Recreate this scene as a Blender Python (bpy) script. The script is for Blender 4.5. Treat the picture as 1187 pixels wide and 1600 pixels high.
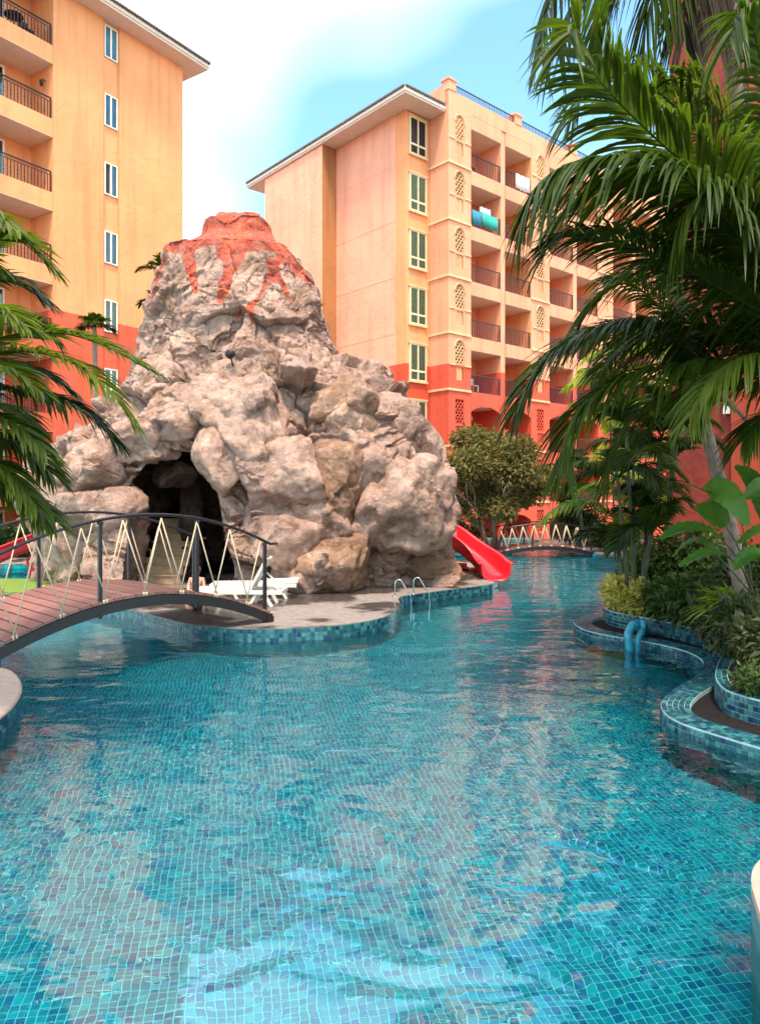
import bpy, bmesh, math, random
import numpy as np
from mathutils import Vector, Matrix, geometry

for o in list(bpy.data.objects):
    bpy.data.objects.remove(o)
scene = bpy.context.scene
col = scene.collection
R = math.radians
rng = random.Random(7)

# ------------------------------------------------------------------ camera
F = 1140.0            # focal length in photo pixels (photo 1187 x 1600)
PW, PH, HZ, CAMZ = 1187.0, 1600.0, 772.0, 2.2
cam = bpy.data.cameras.new('camera')
cam_o = bpy.data.objects.new('camera', cam)
col.objects.link(cam_o)
cam_o.location = (0, 0, CAMZ)
cam_o.rotation_euler = (R(90), 0, 0)
cam.sensor_fit = 'VERTICAL'
cam.sensor_height = 36.0
cam.lens = F / PH * 36.0
cam.shift_y = -(PH / 2 - HZ) / PH
cam.clip_start = 0.05
cam.clip_end = 2000
scene.camera = cam_o

# ------------------------------------------------------------------ sky, sun, exposure
SUN_EL, SUN_AZ = 66.0, 178.0      # azimuth clockwise from +Y (the view direction)
CLOUD_ROT = 305.0
world = bpy.data.worlds.new('World')
scene.world = world
world.use_nodes = True
nt = world.node_tree
nt.nodes.clear()
w_out = nt.nodes.new('ShaderNodeOutputWorld')
w_bg = nt.nodes.new('ShaderNodeBackground')
sky = nt.nodes.new('ShaderNodeTexSky')
sky.sky_type = 'NISHITA'
sky.sun_disc = False
sky.sun_elevation = R(SUN_EL)
sky.sun_rotation = R(SUN_AZ)
sky.air_density = 1.0
sky.dust_density = 1.6
sky.ozone_density = 1.0
tc = nt.nodes.new('ShaderNodeTexCoord')
mp = nt.nodes.new('ShaderNodeMapping')
mp.inputs['Scale'].default_value = (1.0, 1.0, 1.9)
mp.inputs['Location'].default_value = (0.42, 0.13, 0.25)
mp.inputs['Rotation'].default_value = (0, 0, R(CLOUD_ROT))
cn = nt.nodes.new('ShaderNodeTexNoise')
cn.inputs['Scale'].default_value = 1.1
cn.inputs['Detail'].default_value = 3
cn.inputs['Roughness'].default_value = 0.55
cr = nt.nodes.new('ShaderNodeValToRGB')
cr.color_ramp.elements[0].position = 0.36
cr.color_ramp.elements[0].color = (0, 0, 0, 1)
cr.color_ramp.elements[1].position = 0.74
cr.color_ramp.elements[1].color = (1, 1, 1, 1)
mx = nt.nodes.new('ShaderNodeMix')
mx.data_type = 'RGBA'
mx.inputs['B'].default_value = (12.2, 11.8, 11.5, 1)
tint = nt.nodes.new('ShaderNodeMix')
tint.data_type = 'RGBA'
tint.blend_type = 'MULTIPLY'
tint.inputs['Factor'].default_value = 1.0
tint.inputs['B'].default_value = (0.98, 1.32, 1.28, 1)
L = nt.links.new
L(tc.outputs['Generated'], mp.inputs['Vector'])
L(mp.outputs['Vector'], cn.inputs['Vector'])
L(cn.outputs['Fac'], cr.inputs['Fac'])
L(cr.outputs['Color'], mx.inputs['Factor'])
L(sky.outputs['Color'], tint.inputs['A'])
L(tint.outputs['Result'], mx.inputs['A'])
L(mx.outputs['Result'], w_bg.inputs['Color'])
w_bg.inputs['Strength'].default_value = 0.13
L(w_bg.outputs['Background'], w_out.inputs['Surface'])

sun = bpy.data.lights.new('sun', 'SUN')
sun.energy = 2.3
sun.angle = R(9)
sun.color = (1.0, 0.80, 0.60)
sun_o = bpy.data.objects.new('sun', sun)
col.objects.link(sun_o)
sd = Vector((math.sin(R(SUN_AZ)) * math.cos(R(SUN_EL)), math.cos(R(SUN_AZ)) * math.cos(R(SUN_EL)), math.sin(R(SUN_EL))))
sun_o.rotation_euler = sd.to_track_quat('Z', 'Y').to_euler()
sun_o.location = sd * 60

scene.view_settings.view_transform = 'Standard'
scene.view_settings.look = 'None'
scene.view_settings.exposure = 1.48
scene.view_settings.gamma = 1.0
scene.view_settings.use_curve_mapping = False
scene.cycles.max_bounces = 10
scene.cycles.transparent_max_bounces = 24
scene.cycles.blur_glossy = 1.0
scene.cycles.sample_clamp_indirect = 6.0

# ------------------------------------------------------------------ helpers
def P(px, py, Y):
    return Vector(((px - PW / 2) * Y / F, Y, CAMZ + (HZ - py) * Y / F))
def G(px, py, z):
    return P(px, py, (CAMZ - z) * F / (py - HZ))

class MB:
    """collects boxes, bars, tubes and sheets in world space (or through T)"""
    def __init__(s, T=None):
        s.v = []; s.f = []; s.m = []; s.T = T; s.sm = []
    def add(s, vs, fs, mi=0, smooth=False):
        n = len(s.v)
        if s.T is not None:
            vs = [s.T @ Vector(p) for p in vs]
        s.v.extend([tuple(p) for p in vs])
        flip = s.T is not None and s.T.determinant() < 0
        for f in fs:
            if flip: f = tuple(f)[::-1]
            s.f.append(tuple(i + n for i in f)); s.m.append(mi); s.sm.append(smooth)
    def box(s, x0, x1, y0, y1, z0, z1, mi=0):
        s.add([(x0, y0, z0), (x1, y0, z0), (x1, y1, z0), (x0, y1, z0), (x0, y0, z1), (x1, y0, z1), (x1, y1, z1), (x0, y1, z1)],
              [(0, 3, 2, 1), (4, 5, 6, 7), (0, 1, 5, 4), (1, 2, 6, 5), (2, 3, 7, 6), (3, 0, 4, 7)], mi)
    def bar(s, p, q, w, h=None, up=(0, 0, 1), mi=0):
        h = w if h is None else h
        p = Vector(p); q = Vector(q); d = (q - p).normalized(); up = Vector(up)
        if abs(d.dot(up)) > 0.98: up = Vector((1, 0, 0)) if abs(d.x) < 0.9 else Vector((0, 1, 0))
        a = d.cross(up).normalized() * (w / 2); b = a.cross(d).normalized() * (h / 2)
        s.add([p - a - b, p + a - b, p + a + b, p - a + b, q - a - b, q + a - b, q + a + b, q - a + b],
              [(0, 3, 2, 1), (4, 5, 6, 7), (0, 1, 5, 4), (1, 2, 6, 5), (2, 3, 7, 6), (3, 0, 4, 7)], mi)
    def tube(s, pts, r, seg=8, mi=0, smooth=True, caps=True):
        pts = [Vector(p) for p in pts]; n = len(pts)
        rs = r if isinstance(r, (list, tuple)) else [r] * n
        vs = []; ref = None
        for i, p in enumerate(pts):
            t = (pts[min(i + 1, n - 1)] - pts[max(i - 1, 0)])
            t = t.normalized() if t.length > 1e-9 else Vector((0, 0, 1))
            if ref is None:
                ref = Vector((0, 0, 1)) if abs(t.z) < 0.9 else Vector((1, 0, 0))
            a = t.cross(ref).normalized(); b = a.cross(t).normalized(); ref = b
            for k in range(seg):
                an = 2 * math.pi * k / seg
                vs.append(p + (a * math.cos(an) + b * math.sin(an)) * rs[i])
        fs = []
        for i in range(n - 1):
            for k in range(seg):
                k2 = (k + 1) % seg
                fs.append((i * seg + k, i * seg + k2, (i + 1) * seg + k2, (i + 1) * seg + k))
        if caps:
            fs.append(tuple(range(seg - 1, -1, -1))); fs.append(tuple((n - 1) * seg + k for k in range(seg)))
        s.add(vs, fs, mi, smooth)
    def prism(s, outline, z0, z1, mi=0):
        n = len(outline)
        vs = [(p[0], p[1], z0) for p in outline] + [(p[0], p[1], z1) for p in outline]
        fs = [tuple(range(n - 1, -1, -1)), tuple(range(n, 2 * n))]
        for i in range(n):
            j = (i + 1) % n
            fs.append((i, j, n + j, n + i))
        s.add(vs, fs, mi)
    def build(s, name, mats, parent=None, loc=None, attr=None):
        me = bpy.data.meshes.new(name)
        if parent is not None: base = wloc(parent)
        elif loc is not None: base = Vector(loc)
        else:
            a = np.array(s.v); base = Vector(((a[:, 0].min() + a[:, 0].max()) / 2, (a[:, 1].min() + a[:, 1].max()) / 2, a[:, 2].min()))
        me.from_pydata([(p[0] - base[0], p[1] - base[1], p[2] - base[2]) for p in s.v], [], s.f)
        if not isinstance(mats, (list, tuple)): mats = [mats]
        for m in mats: me.materials.append(m)
        me.polygons.foreach_set('material_index', s.m)
        me.polygons.foreach_set('use_smooth', s.sm)
        me.update()
        o = bpy.data.objects.new(name, me)
        col.objects.link(o)
        if parent is not None: o.parent = parent
        else: o.location = base
        return o
def wloc(o):
    v = Vector((0, 0, 0))
    while o is not None:
        v += Vector(o.location); o = o.parent
    return v
def mesh_np(name, verts, faces, mats, parent=None, loc=(0, 0, 0), smooth=True, attrs=None):
    base = wloc(parent) if parent is not None else Vector(loc)
    me = bpy.data.meshes.new(name)
    v = np.asarray(verts, dtype=np.float64) - np.array(base)[None, :]
    faces = np.asarray(faces, dtype=np.int32)
    k = faces.shape[1]
    me.vertices.add(len(v)); me.vertices.foreach_set('co', v.astype(np.float32).ravel())
    me.loops.add(faces.size); me.loops.foreach_set('vertex_index', faces.ravel())
    me.polygons.add(len(faces))
    me.polygons.foreach_set('loop_start', np.arange(0, faces.size, k, dtype=np.int32))
    me.polygons.foreach_set('loop_total', np.full(len(faces), k, dtype=np.int32))
    me.polygons.foreach_set('use_smooth', np.full(len(faces), smooth))
    me.update(calc_edges=True); me.validate()
    if not isinstance(mats, (list, tuple)): mats = [mats]
    for m in mats: me.materials.append(m)
    if attrs:
        for an, av in attrs.items():
            a = me.attributes.new(an, 'FLOAT', 'POINT'); a.data.foreach_set('value', np.asarray(av, dtype=np.float32))
    o = bpy.data.objects.new(name, me); col.objects.link(o)
    if parent is not None: o.parent = parent
    else: o.location = base
    return o
def tag(o, label=None, cat=None, group=None, kind=None):
    if label: o['label'] = label
    if cat: o['category'] = cat
    if group: o['group'] = group
    if kind: o['kind'] = kind
    return o
def empty(name, loc, label=None, cat=None, group=None, kind=None):
    o = bpy.data.objects.new(name, None); col.objects.link(o)
    o.location = loc; o.empty_display_size = 0.2
    return tag(o, label, cat, group, kind)
def twin(o, parent, delta=(0, 0, 0), name=None):
    """another child sharing the mesh data"""
    c = o.copy(); col.objects.link(c)
    c.parent = parent; c.location = Vector(o.location) + Vector(delta)
    return c

# ------------------------------------------------------------------ materials
def mat(name):
    m = bpy.data.materials.new(name); m.use_nodes = True
    n = m.node_tree; b = n.nodes['Principled BSDF']
    return m, n, b
def noise_tex(n, scale, detail=4, rough=0.55, coord='Object', vec=None):
    t = n.nodes.new('ShaderNodeTexNoise')
    t.inputs['Scale'].default_value = scale; t.inputs['Detail'].default_value = detail; t.inputs['Roughness'].default_value = rough
    if vec is None:
        c = n.nodes.new('ShaderNodeNewGeometry'); vec = c.outputs['Position']
    n.links.new(vec, t.inputs['Vector'])
    return t
def ramp(n, fac, stops):
    r = n.nodes.new('ShaderNodeValToRGB')
    els = r.color_ramp.elements
    while len(els) < len(stops): els.new(0.5)
    for e, (p, c) in zip(els, stops):
        e.position = p; e.color = (*c, 1)
    n.links.new(fac, r.inputs['Fac'])
    return r
def mixc(n, fac, a, b, mode='MIX'):
    m = n.nodes.new('ShaderNodeMix'); m.data_type = 'RGBA'; m.blend_type = mode
    for v, k in ((fac, 'Factor'), (a, 'A'), (b, 'B')):
        if hasattr(v, 'links') or hasattr(v, 'is_linked'): n.links.new(v, m.inputs[k])
        elif isinstance(v, (tuple, list)): m.inputs[k].default_value = (*v, 1)
        else: m.inputs[k].default_value = v
    return m.outputs['Result']
def bump(n, b, h, strength=0.3, dist=0.02):
    k = n.nodes.new('ShaderNodeBump'); k.inputs['Strength'].default_value = strength; k.inputs['Distance'].default_value = dist
    n.links.new(h, k.inputs['Height']); n.links.new(k.outputs['Normal'], b.inputs['Normal'])
    return k
def simple(name, c, rough=0.5, metal=0.0, var=0.12, vs=3.0, bs=0.0, bscale=40, spec=0.5):
    m, n, b = mat(name)
    t = noise_tex(n, vs, 5)
    lo = tuple(x * (1 - var) for x in c); hi = tuple(min(1, x * (1 + var)) for x in c)
    r = ramp(n, t.outputs['Fac'], [(0.3, lo), (0.7, hi)])
    n.links.new(r.outputs['Color'], b.inputs['Base Color'])
    b.inputs['Roughness'].default_value = rough; b.inputs['Metallic'].default_value = metal
    b.inputs['Specular IOR Level'].default_value = spec
    if bs > 0:
        t2 = noise_tex(n, bscale, 4); bump(n, b, t2.outputs['Fac'], bs, 0.01)
    return m
def paint(name, upper, lower, zline, bs=0.25, var=0.07):
    """rendered wall painted in two colours with the paint line at height zline"""
    m, n, b = mat(name)
    g = n.nodes.new('ShaderNodeNewGeometry')
    sx = n.nodes.new('ShaderNodeSeparateXYZ'); n.links.new(g.outputs['Position'], sx.inputs[0])
    gt = n.nodes.new('ShaderNodeMath'); gt.operation = 'GREATER_THAN'; gt.inputs[1].default_value = zline
    n.links.new(sx.outputs['Z'], gt.inputs[0])
    c = mixc(n, gt.outputs[0], lower, upper)
    t = noise_tex(n, 0.45, 6, 0.6)
    r = ramp(n, t.outputs['Fac'], [(0.3, (1 - var * 1.6,) * 3), (0.7, (1 + var,) * 3)])
    c = mixc(n, 1.0, c, r.outputs['Color'], 'MULTIPLY')
    # rain streaks
    mpn = n.nodes.new('ShaderNodeMapping'); mpn.inputs['Scale'].default_value = (2.2, 2.2, 0.16)
    n.links.new(g.outputs['Position'], mpn.inputs['Vector'])
    ts = noise_tex(n, 1.0, 5, 0.6, vec=mpn.outputs['Vector'])
    rs = ramp(n, ts.outputs['Fac'], [(0.32, (0.80, 0.77, 0.75)), (0.52, (1, 1, 1))])
    c = mixc(n, 0.7, c, rs.outputs['Color'], 'MULTIPLY')
    n.links.new(c, b.inputs['Base Color'])
    b.inputs['Roughness'].default_value = 0.85
    b.inputs['Specular IOR Level'].default_value = 0.25
    t2 = noise_tex(n, 5.0, 6, 0.65)
    t3 = noise_tex(n, 0.9, 5, 0.6); t3.inputs['Distortion'].default_value = 1.5
    ma = n.nodes.new('ShaderNodeMath'); ma.operation = 'MULTIPLY_ADD'; ma.inputs[1].default_value = 2.5; n.links.new(t3.outputs['Fac'], ma.inputs[0]); n.links.new(t2.outputs['Fac'], ma.inputs[2])
    bump(n, b, ma.outputs[0], bs, 0.05)
    return m

M = {}
PEACH_Z = 9.09
M['wall_yellow'] = paint('wall_yellow', (0.83, 0.36, 0.155), (0.66, 0.12, 0.06), 9.75)
M['wall_peach'] = paint('wall_peach', (0.82, 0.355, 0.205), (0.66, 0.10, 0.055), PEACH_Z)
M['wall_pink'] = paint('wall_pink', (0.87, 0.405, 0.265), (0.66, 0.10, 0.06), PEACH_Z, 0.35, 0.06)  # paler and pinker, painting in the sky light on the gable
M['wall_orange'] = paint('wall_orange', (0.84, 0.36, 0.16), (0.62, 0.085, 0.035), PEACH_Z)
M['trim'] = paint('trim', (0.78, 0.50, 0.26), (0.78, 0.46, 0.24), PEACH_Z)
M['ochre'] = paint('ochre', (0.42, 0.18, 0.07), (0.5, 0.1, 0.05), 8.5)  # darkened wall colour painting the dimly lit side of the gable step
M['soffit'] = simple('soffit', (0.68, 0.56, 0.48), 0.9, var=0.06)
M['fascia'] = simple('fascia', (0.70, 0.60, 0.47), 0.7, var=0.05)
M['red_light'] = simple('red_light', (0.34, 0.045, 0.016), 0.85, var=.12, vs=2, bs=.3, bscale=8)
M['roof_tile'] = simple('roof_tile', (0.10, 0.075, 0.07), 0.8, var=0.3, vs=6)
M['iron'] = simple('iron', (0.022, 0.018, 0.018), 0.45, 0.2)
M['black_metal'] = simple('black_metal', (0.016, 0.016, 0.018), 0.42, 0.3, bs=0.1)
M['handrail'] = simple('handrail', (0.03, 0.03, 0.035), 0.22, 0.6)
M['white_frame'] = simple('white_frame', (0.78, 0.74, 0.64), 0.45, var=0.04)
M['cream_frame'] = simple('cream_frame', (0.76, 0.66, 0.42), 0.5, var=0.04)
M['chrome'] = simple('chrome', (0.55, 0.55, 0.56), 0.12, 1.0, var=0.04)
M['curtain'] = simple('curtain', (0.33, 0.42, 0.24), 0.9, var=0.2, vs=8)
M['dark_room'] = simple('dark_room', (0.035, 0.03, 0.03), 0.9)  # near-black colour painting the unlit rooms behind panes and screens
M['blue_blind'] = simple('blue_blind', (0.13, 0.33, 0.46), 0.6, var=0.15)  # blue sheet behind the glass, painting in the reflected sky
M['white_plastic'] = simple('white_plastic', (0.62, 0.59, 0.52), 0.4, var=0.04)
M['red_slide'] = simple('red_slide', (0.62, 0.012, 0.02), 0.22, var=0.1, vs=2)
M['turq_pipe'] = simple('turq_pipe', (0.02, 0.22, 0.30), 0.35, var=0.25, vs=8, bs=0.1)
M['rope'] = simple('rope', (0.54, 0.42, 0.29), 0.9, var=0.15, vs=60, bs=0.5, bscale=150)
M['soil'] = simple('soil', (0.045, 0.032, 0.022), 0.95, var=0.4, vs=12, bs=0.8)
M['ground'] = simple('ground', (0.17, 0.13, 0.10), 0.95, var=0.25, vs=0.6)
M['turf'] = simple('turf', (0.13, 0.22, 0.022), 0.9, var=0.25, vs=20, bs=0.6, bscale=200)
M['trunk'] = simple('trunk', (0.20, 0.13, 0.09), 0.9, var=0.3, vs=14, bs=0.6)
M['palm_trunk'] = simple('palm_trunk', (0.23, 0.165, 0.125), 0.85, var=0.35, vs=9, bs=0.6)
M['cane'] = simple('cane', (0.055, 0.060, 0.022), 0.6, var=0.4, vs=6)
M['skin'] = simple('skin', (0.56, 0.27, 0.19), 0.55, var=0.06)
M['hair'] = simple('hair', (0.14, 0.05, 0.03), 0.7, var=0.3, vs=40)
M['shorts'] = simple('shorts', (0.05, 0.10, 0.2), 0.8)
M['towel_green'] = simple('towel_green', (0.03, 0.36, 0.28), 0.95, var=0.1)
M['towel_blue'] = simple('towel_blue', (0.03, 0.20, 0.30), 0.95, var=0.1)
M['towel_white'] = simple('towel_white', (0.75, 0.74, 0.76), 0.95, var=0.06)
M['grout'] = simple('grout', (0.17, 0.70, 0.74), 0.8, var=0.12, vs=5)
M['edge_grout'] = simple('edge_grout', (0.27, 0.38, 0.39), 0.8, var=0.2, vs=8)
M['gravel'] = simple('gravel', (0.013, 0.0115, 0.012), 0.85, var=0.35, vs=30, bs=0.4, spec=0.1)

def leaf_mat(name, c1, c2, trans=0.35, rough=0.45, vs=2.5):
    m = bpy.data.materials.new(name); m.use_nodes = True
    n = m.node_tree; n.nodes.clear()
    out = n.nodes.new('ShaderNodeOutputMaterial')
    t = noise_tex(n, vs, 3)
    oi = n.nodes.new('ShaderNodeObjectInfo')
    ad = n.nodes.new('ShaderNodeMath'); ad.operation = 'MULTIPLY_ADD'; ad.inputs[1].default_value = 0.35
    n.links.new(oi.outputs['Random'], ad.inputs[0])
    sc = n.nodes.new('ShaderNodeMath'); sc.operation = 'MULTIPLY'; sc.inputs[1].default_value = 0.75
    n.links.new(t.outputs['Fac'], sc.inputs[0]); n.links.new(sc.outputs[0], ad.inputs[2])
    r = ramp(n, ad.outputs[0], [(0.3, c1), (0.75, c2)])
    p = n.nodes.new('ShaderNodeBsdfPrincipled')
    p.inputs['Roughness'].default_value = rough; p.inputs['Specular IOR Level'].default_value = 0.22
    n.links.new(r.outputs['Color'], p.inputs['Base Color'])
    tr = n.nodes.new('ShaderNodeBsdfTranslucent')
    bright = mixc(n, 1.0, r.outputs['Color'], (1.5, 1.7, 0.8), 'MULTIPLY')
    n.links.new(bright, tr.inputs['Color'])
    ms = n.nodes.new('ShaderNodeMixShader'); ms.inputs['Fac'].default_value = trans
    n.links.new(p.outputs[0], ms.inputs[1]); n.links.new(tr.outputs[0], ms.inputs[2])
    n.links.new(ms.outputs[0], out.inputs['Surface'])
    return m
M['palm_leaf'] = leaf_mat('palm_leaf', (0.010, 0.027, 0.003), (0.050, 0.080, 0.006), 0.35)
M['palm_leaf_light'] = leaf_mat('palm_leaf_light', (0.026, 0.055, 0.005), (0.115, 0.145, 0.010), 0.4)  # yellowish fronds, also backlight and sky gloss painted into the leaf colour
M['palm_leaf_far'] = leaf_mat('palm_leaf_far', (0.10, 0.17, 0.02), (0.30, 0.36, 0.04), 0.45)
M['dead_leaf'] = leaf_mat('dead_leaf', (0.020, 0.014, 0.009), (0.075, 0.046, 0.024), 0.15, 0.7)
M['olive_leaf'] = leaf_mat('olive_leaf', (0.055, 0.055, 0.014), (0.18, 0.15, 0.045), 0.25, 0.5, 1.2)
M['shrub_dark'] = leaf_mat('shrub_dark', (0.012, 0.032, 0.008), (0.060, 0.100, 0.020), 0.25, 0.35, 5)
M['shrub_purple'] = leaf_mat('shrub_purple', (0.012, 0.026, 0.008), (0.070, 0.078, 0.028), 0.25, 0.35, 6)
M['croton'] = leaf_mat('croton', (0.035, 0.085, 0.010), (0.55, 0.44, 0.10), 0.25, 0.4, 13)
M['broad_leaf'] = leaf_mat('broad_leaf', (0.03, 0.09, 0.012), (0.085, 0.18, 0.022), 0.3, 0.32)
M['bright_frond'] = leaf_mat('bright_frond', (0.08, 0.16, 0.012), (0.20, 0.28, 0.02), 0.35, 0.35)

# glass of windows
m = bpy.data.materials.new('window_glass'); m.use_nodes = True
n = m.node_tree; n.nodes.clear()
out = n.nodes.new('ShaderNodeOutputMaterial'); tr = n.nodes.new('ShaderNodeBsdfTransparent'); gl = n.nodes.new('ShaderNodeBsdfGlossy')
tr.inputs['Color'].default_value = (0.78, 0.86, 0.86, 1); gl.inputs['Roughness'].default_value = 0.03
fr = n.nodes.new('ShaderNodeFresnel'); fr.inputs['IOR'].default_value = 1.6
ms = n.nodes.new('ShaderNodeMixShader'); n.links.new(fr.outputs[0], ms.inputs['Fac'])
n.links.new(tr.outputs[0], ms.inputs[1]); n.links.new(gl.outputs[0], ms.inputs[2]); n.links.new(ms.outputs[0], out.inputs['Surface'])
M['glass'] = m

# pool water: one refracting surface with ripples
m, n, b = mat('pool_water')
n.nodes.remove(b)
gb = n.nodes.new('ShaderNodeBsdfGlass'); gb.inputs['IOR'].default_value = 1.42; gb.inputs['Roughness'].default_value = 0.0
gb.inputs['Color'].default_value = (0.66, 0.97, 1.0, 1)
g = n.nodes.new('ShaderNodeNewGeometry')
mp1 = n.nodes.new('ShaderNodeMapping'); mp1.inputs['Scale'].default_value = (0.8, 1.25, 1); mp1.inputs['Rotation'].default_value = (0, 0, R(14))
n.links.new(g.outputs['Position'], mp1.inputs['Vector'])
n1 = noise_tex(n, 1.15, 2, 0.4, vec=mp1.outputs['Vector']); n1.inputs['Distortion'].default_value = 0.6
n2 = noise_tex(n, 4.2, 2, 0.45, vec=mp1.outputs['Vector']); n2.inputs['Distortion'].default_value = 0.8
n3 = noise_tex(n, 13.0, 1, 0.4, vec=mp1.outputs['Vector'])
# ripples are stronger away from the calm near corner
pos = n.nodes.new('ShaderNodeSeparateXYZ'); n.links.new(g.outputs['Position'], pos.inputs[0])
mr = n.nodes.new('ShaderNodeMapRange'); mr.inputs['From Min'].default_value = 3.0; mr.inputs['From Max'].default_value = 8.0
mr.inputs['To Min'].default_value = 0.35; mr.inputs['To Max'].default_value = 1.0
n.links.new(pos.outputs['Y'], mr.inputs['Value'])
def mul(a, v):
    k = n.nodes.new('ShaderNodeMath'); k.operation = 'MULTIPLY'
    n.links.new(a, k.inputs[0])
    if isinstance(v, float): k.inputs[1].default_value = v
    else: n.links.new(v, k.inputs[1])
    return k.outputs[0]
def add(a, c):
    k = n.nodes.new('ShaderNodeMath'); k.operation = 'ADD'; n.links.new(a, k.inputs[0]); n.links.new(c, k.inputs[1]); return k.outputs[0]
nm = noise_tex(n, 0.55, 2, 0.5); nr = n.nodes.new('ShaderNodeMapRange'); nr.inputs['From Min'].default_value = .35; nr.inputs['From Max'].default_value = .65; nr.inputs['To Min'].default_value = .25; nr.inputs['To Max'].default_value = 1.5
n.links.new(nm.outputs['Fac'], nr.inputs['Value']); amp = mul(nr.outputs[0], mr.outputs[0])
h = add(mul(n1.outputs['Fac'], 0.75), add(mul(mul(n2.outputs['Fac'], 0.17), amp), mul(mul(n3.outputs['Fac'], 0.014), amp)))
bp = n.nodes.new('ShaderNodeBump'); bp.inputs['Strength'].default_value = 1.0; bp.inputs['Distance'].default_value = 0.050
n.links.new(h, bp.inputs['Height']); n.links.new(bp.outputs['Normal'], gb.inputs['Normal'])
gg = n.nodes.new('ShaderNodeBsdfGlossy'); gg.inputs['Roughness'].default_value = 0.0; n.links.new(bp.outputs['Normal'], gg.inputs['Normal'])
wm = n.nodes.new('ShaderNodeMixShader'); wm.inputs['Fac'].default_value = 0.145
n.links.new(gb.outputs[0], wm.inputs[1]); n.links.new(gg.outputs[0], wm.inputs[2])
n.links.new(wm.outputs[0], n.nodes['Material Output'].inputs['Surface'])
M['water'] = m

# glazed mosaic: tone of a tile from its own attribute / a per tile cell
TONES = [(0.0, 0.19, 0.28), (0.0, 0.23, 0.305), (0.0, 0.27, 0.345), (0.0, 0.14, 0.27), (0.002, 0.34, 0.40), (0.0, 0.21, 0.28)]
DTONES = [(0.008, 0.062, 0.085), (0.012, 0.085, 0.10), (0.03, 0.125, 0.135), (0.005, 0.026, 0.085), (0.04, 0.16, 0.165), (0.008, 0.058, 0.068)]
def tile_mats(prefix, tones):
    res = []
    for i, c in enumerate(tones):
        m, n, b = mat('%s_%d' % (prefix, i))
        t = noise_tex(n, 9.0, 2); r = ramp(n, t.outputs['Fac'], [(0.3, tuple(x * 0.8 for x in c)), (0.7, tuple(x * 1.2 for x in c))])
        n.links.new(r.outputs['Color'], b.inputs['Base Color']); b.inputs['Roughness'].default_value = 0.18
        res.append(m)
    return res
POOL_TILE = tile_mats('pool_tile', TONES)
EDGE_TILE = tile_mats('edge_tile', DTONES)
def far_tile(name, tones, grout, pitch):
    m, n, b = mat(name)
    g = n.nodes.new('ShaderNodeNewGeometry')
    vm = n.nodes.new('ShaderNodeVectorMath'); vm.operation = 'SCALE'; vm.inputs['Scale'].default_value = 1 / pitch
    n.links.new(g.outputs['Position'], vm.inputs[0])
    fl = n.nodes.new('ShaderNodeVectorMath'); fl.operation = 'FLOOR'; n.links.new(vm.outputs[0], fl.inputs[0])
    wn = n.nodes.new('ShaderNodeTexWhiteNoise'); wn.noise_dimensions = '3D'; n.links.new(fl.outputs[0], wn.inputs['Vector'])
    rp = ramp(n, wn.outputs['Value'], [(i / len(tones), c) for i, c in enumerate(tones)]); rp.color_ramp.interpolation = 'CONSTANT'
    fc = n.nodes.new('ShaderNodeVectorMath'); fc.operation = 'FRACTION'; n.links.new(vm.outputs[0], fc.inputs[0])
    sp = n.nodes.new('ShaderNodeSeparateXYZ'); n.links.new(fc.outputs[0], sp.inputs[0])
    mn = n.nodes.new('ShaderNodeMath'); mn.operation = 'MINIMUM'; n.links.new(sp.outputs['X'], mn.inputs[0]); n.links.new(sp.outputs['Y'], mn.inputs[1])
    lt = n.nodes.new('ShaderNodeMath'); lt.operation = 'LESS_THAN'; lt.inputs[1].default_value = 0.13; n.links.new(mn.outputs[0], lt.inputs[0])
    c = mixc(n, lt.outputs[0], rp.outputs['Color'], grout)
    n.links.new(c, b.inputs['Base Color']); b.inputs['Roughness'].default_value = 0.25
    return m
M['far_mosaic'] = far_tile('far_mosaic', TONES, (0.17, 0.70, 0.74), 0.05)
M['edge_wall'] = simple('edge_wall', (0.05, 0.15, 0.16), 0.5, var=0.35, vs=14)

# deck concrete with wet patches
m, n, b = mat('deck_stone')
t = noise_tex(n, 0.55, 5, 0.55); t2 = noise_tex(n, 9, 5)
c1 = ramp(n, t2.outputs['Fac'], [(0.3, (0.155, 0.125, 0.110)), (0.7, (0.25, 0.205, 0.180))])
wet = ramp(n, t.outputs['Fac'], [(0.47, (0.30, 0.29, 0.30)), (0.53, (1, 1, 1))])
n.links.new(mixc(n, 1.0, c1.outputs['Color'], wet.outputs['Color'], 'MULTIPLY'), b.inputs['Base Color'])
rr = ramp(n, t.outputs['Fac'], [(0.47, (0.22,) * 3), (0.53, (0.8,) * 3)]); n.links.new(rr.outputs['Color'], b.inputs['Roughness'])
bump(n, b, t2.outputs['Fac'], 0.15, 0.01)
M['deck'] = m
M['coping_stone'] = simple('coping_stone', (0.34, 0.25, 0.195), 0.7, var=0.15, vs=10, bs=0.2)

# reddish hardwood planks, a slightly different tone for every plank
m, n, b = mat('plank_wood')
oi = n.nodes.new('ShaderNodeObjectInfo')
g = n.nodes.new('ShaderNodeNewGeometry'); mpn = n.nodes.new('ShaderNodeMapping'); mpn.inputs['Rotation'].default_value = (0, 0, R(45)); mpn.inputs['Scale'].default_value = (3, 50, 30)
n.links.new(g.outputs['Position'], mpn.inputs['Vector'])
t = noise_tex(n, 1.0, 5, 0.6, vec=mpn.outputs['Vector'])
c1 = ramp(n, t.outputs['Fac'], [(0.3, (0.115, 0.050, 0.043)), (0.7, (0.235, 0.115, 0.098))])
c2 = ramp(n, oi.outputs['Random'], [(0.0, (0.7, 0.7, 0.72)), (1.0, (1.35, 1.3, 1.3))])
n.links.new(mixc(n, 1.0, c1.outputs['Color'], c2.outputs['Color'], 'MULTIPLY'), b.inputs['Base Color'])
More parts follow.
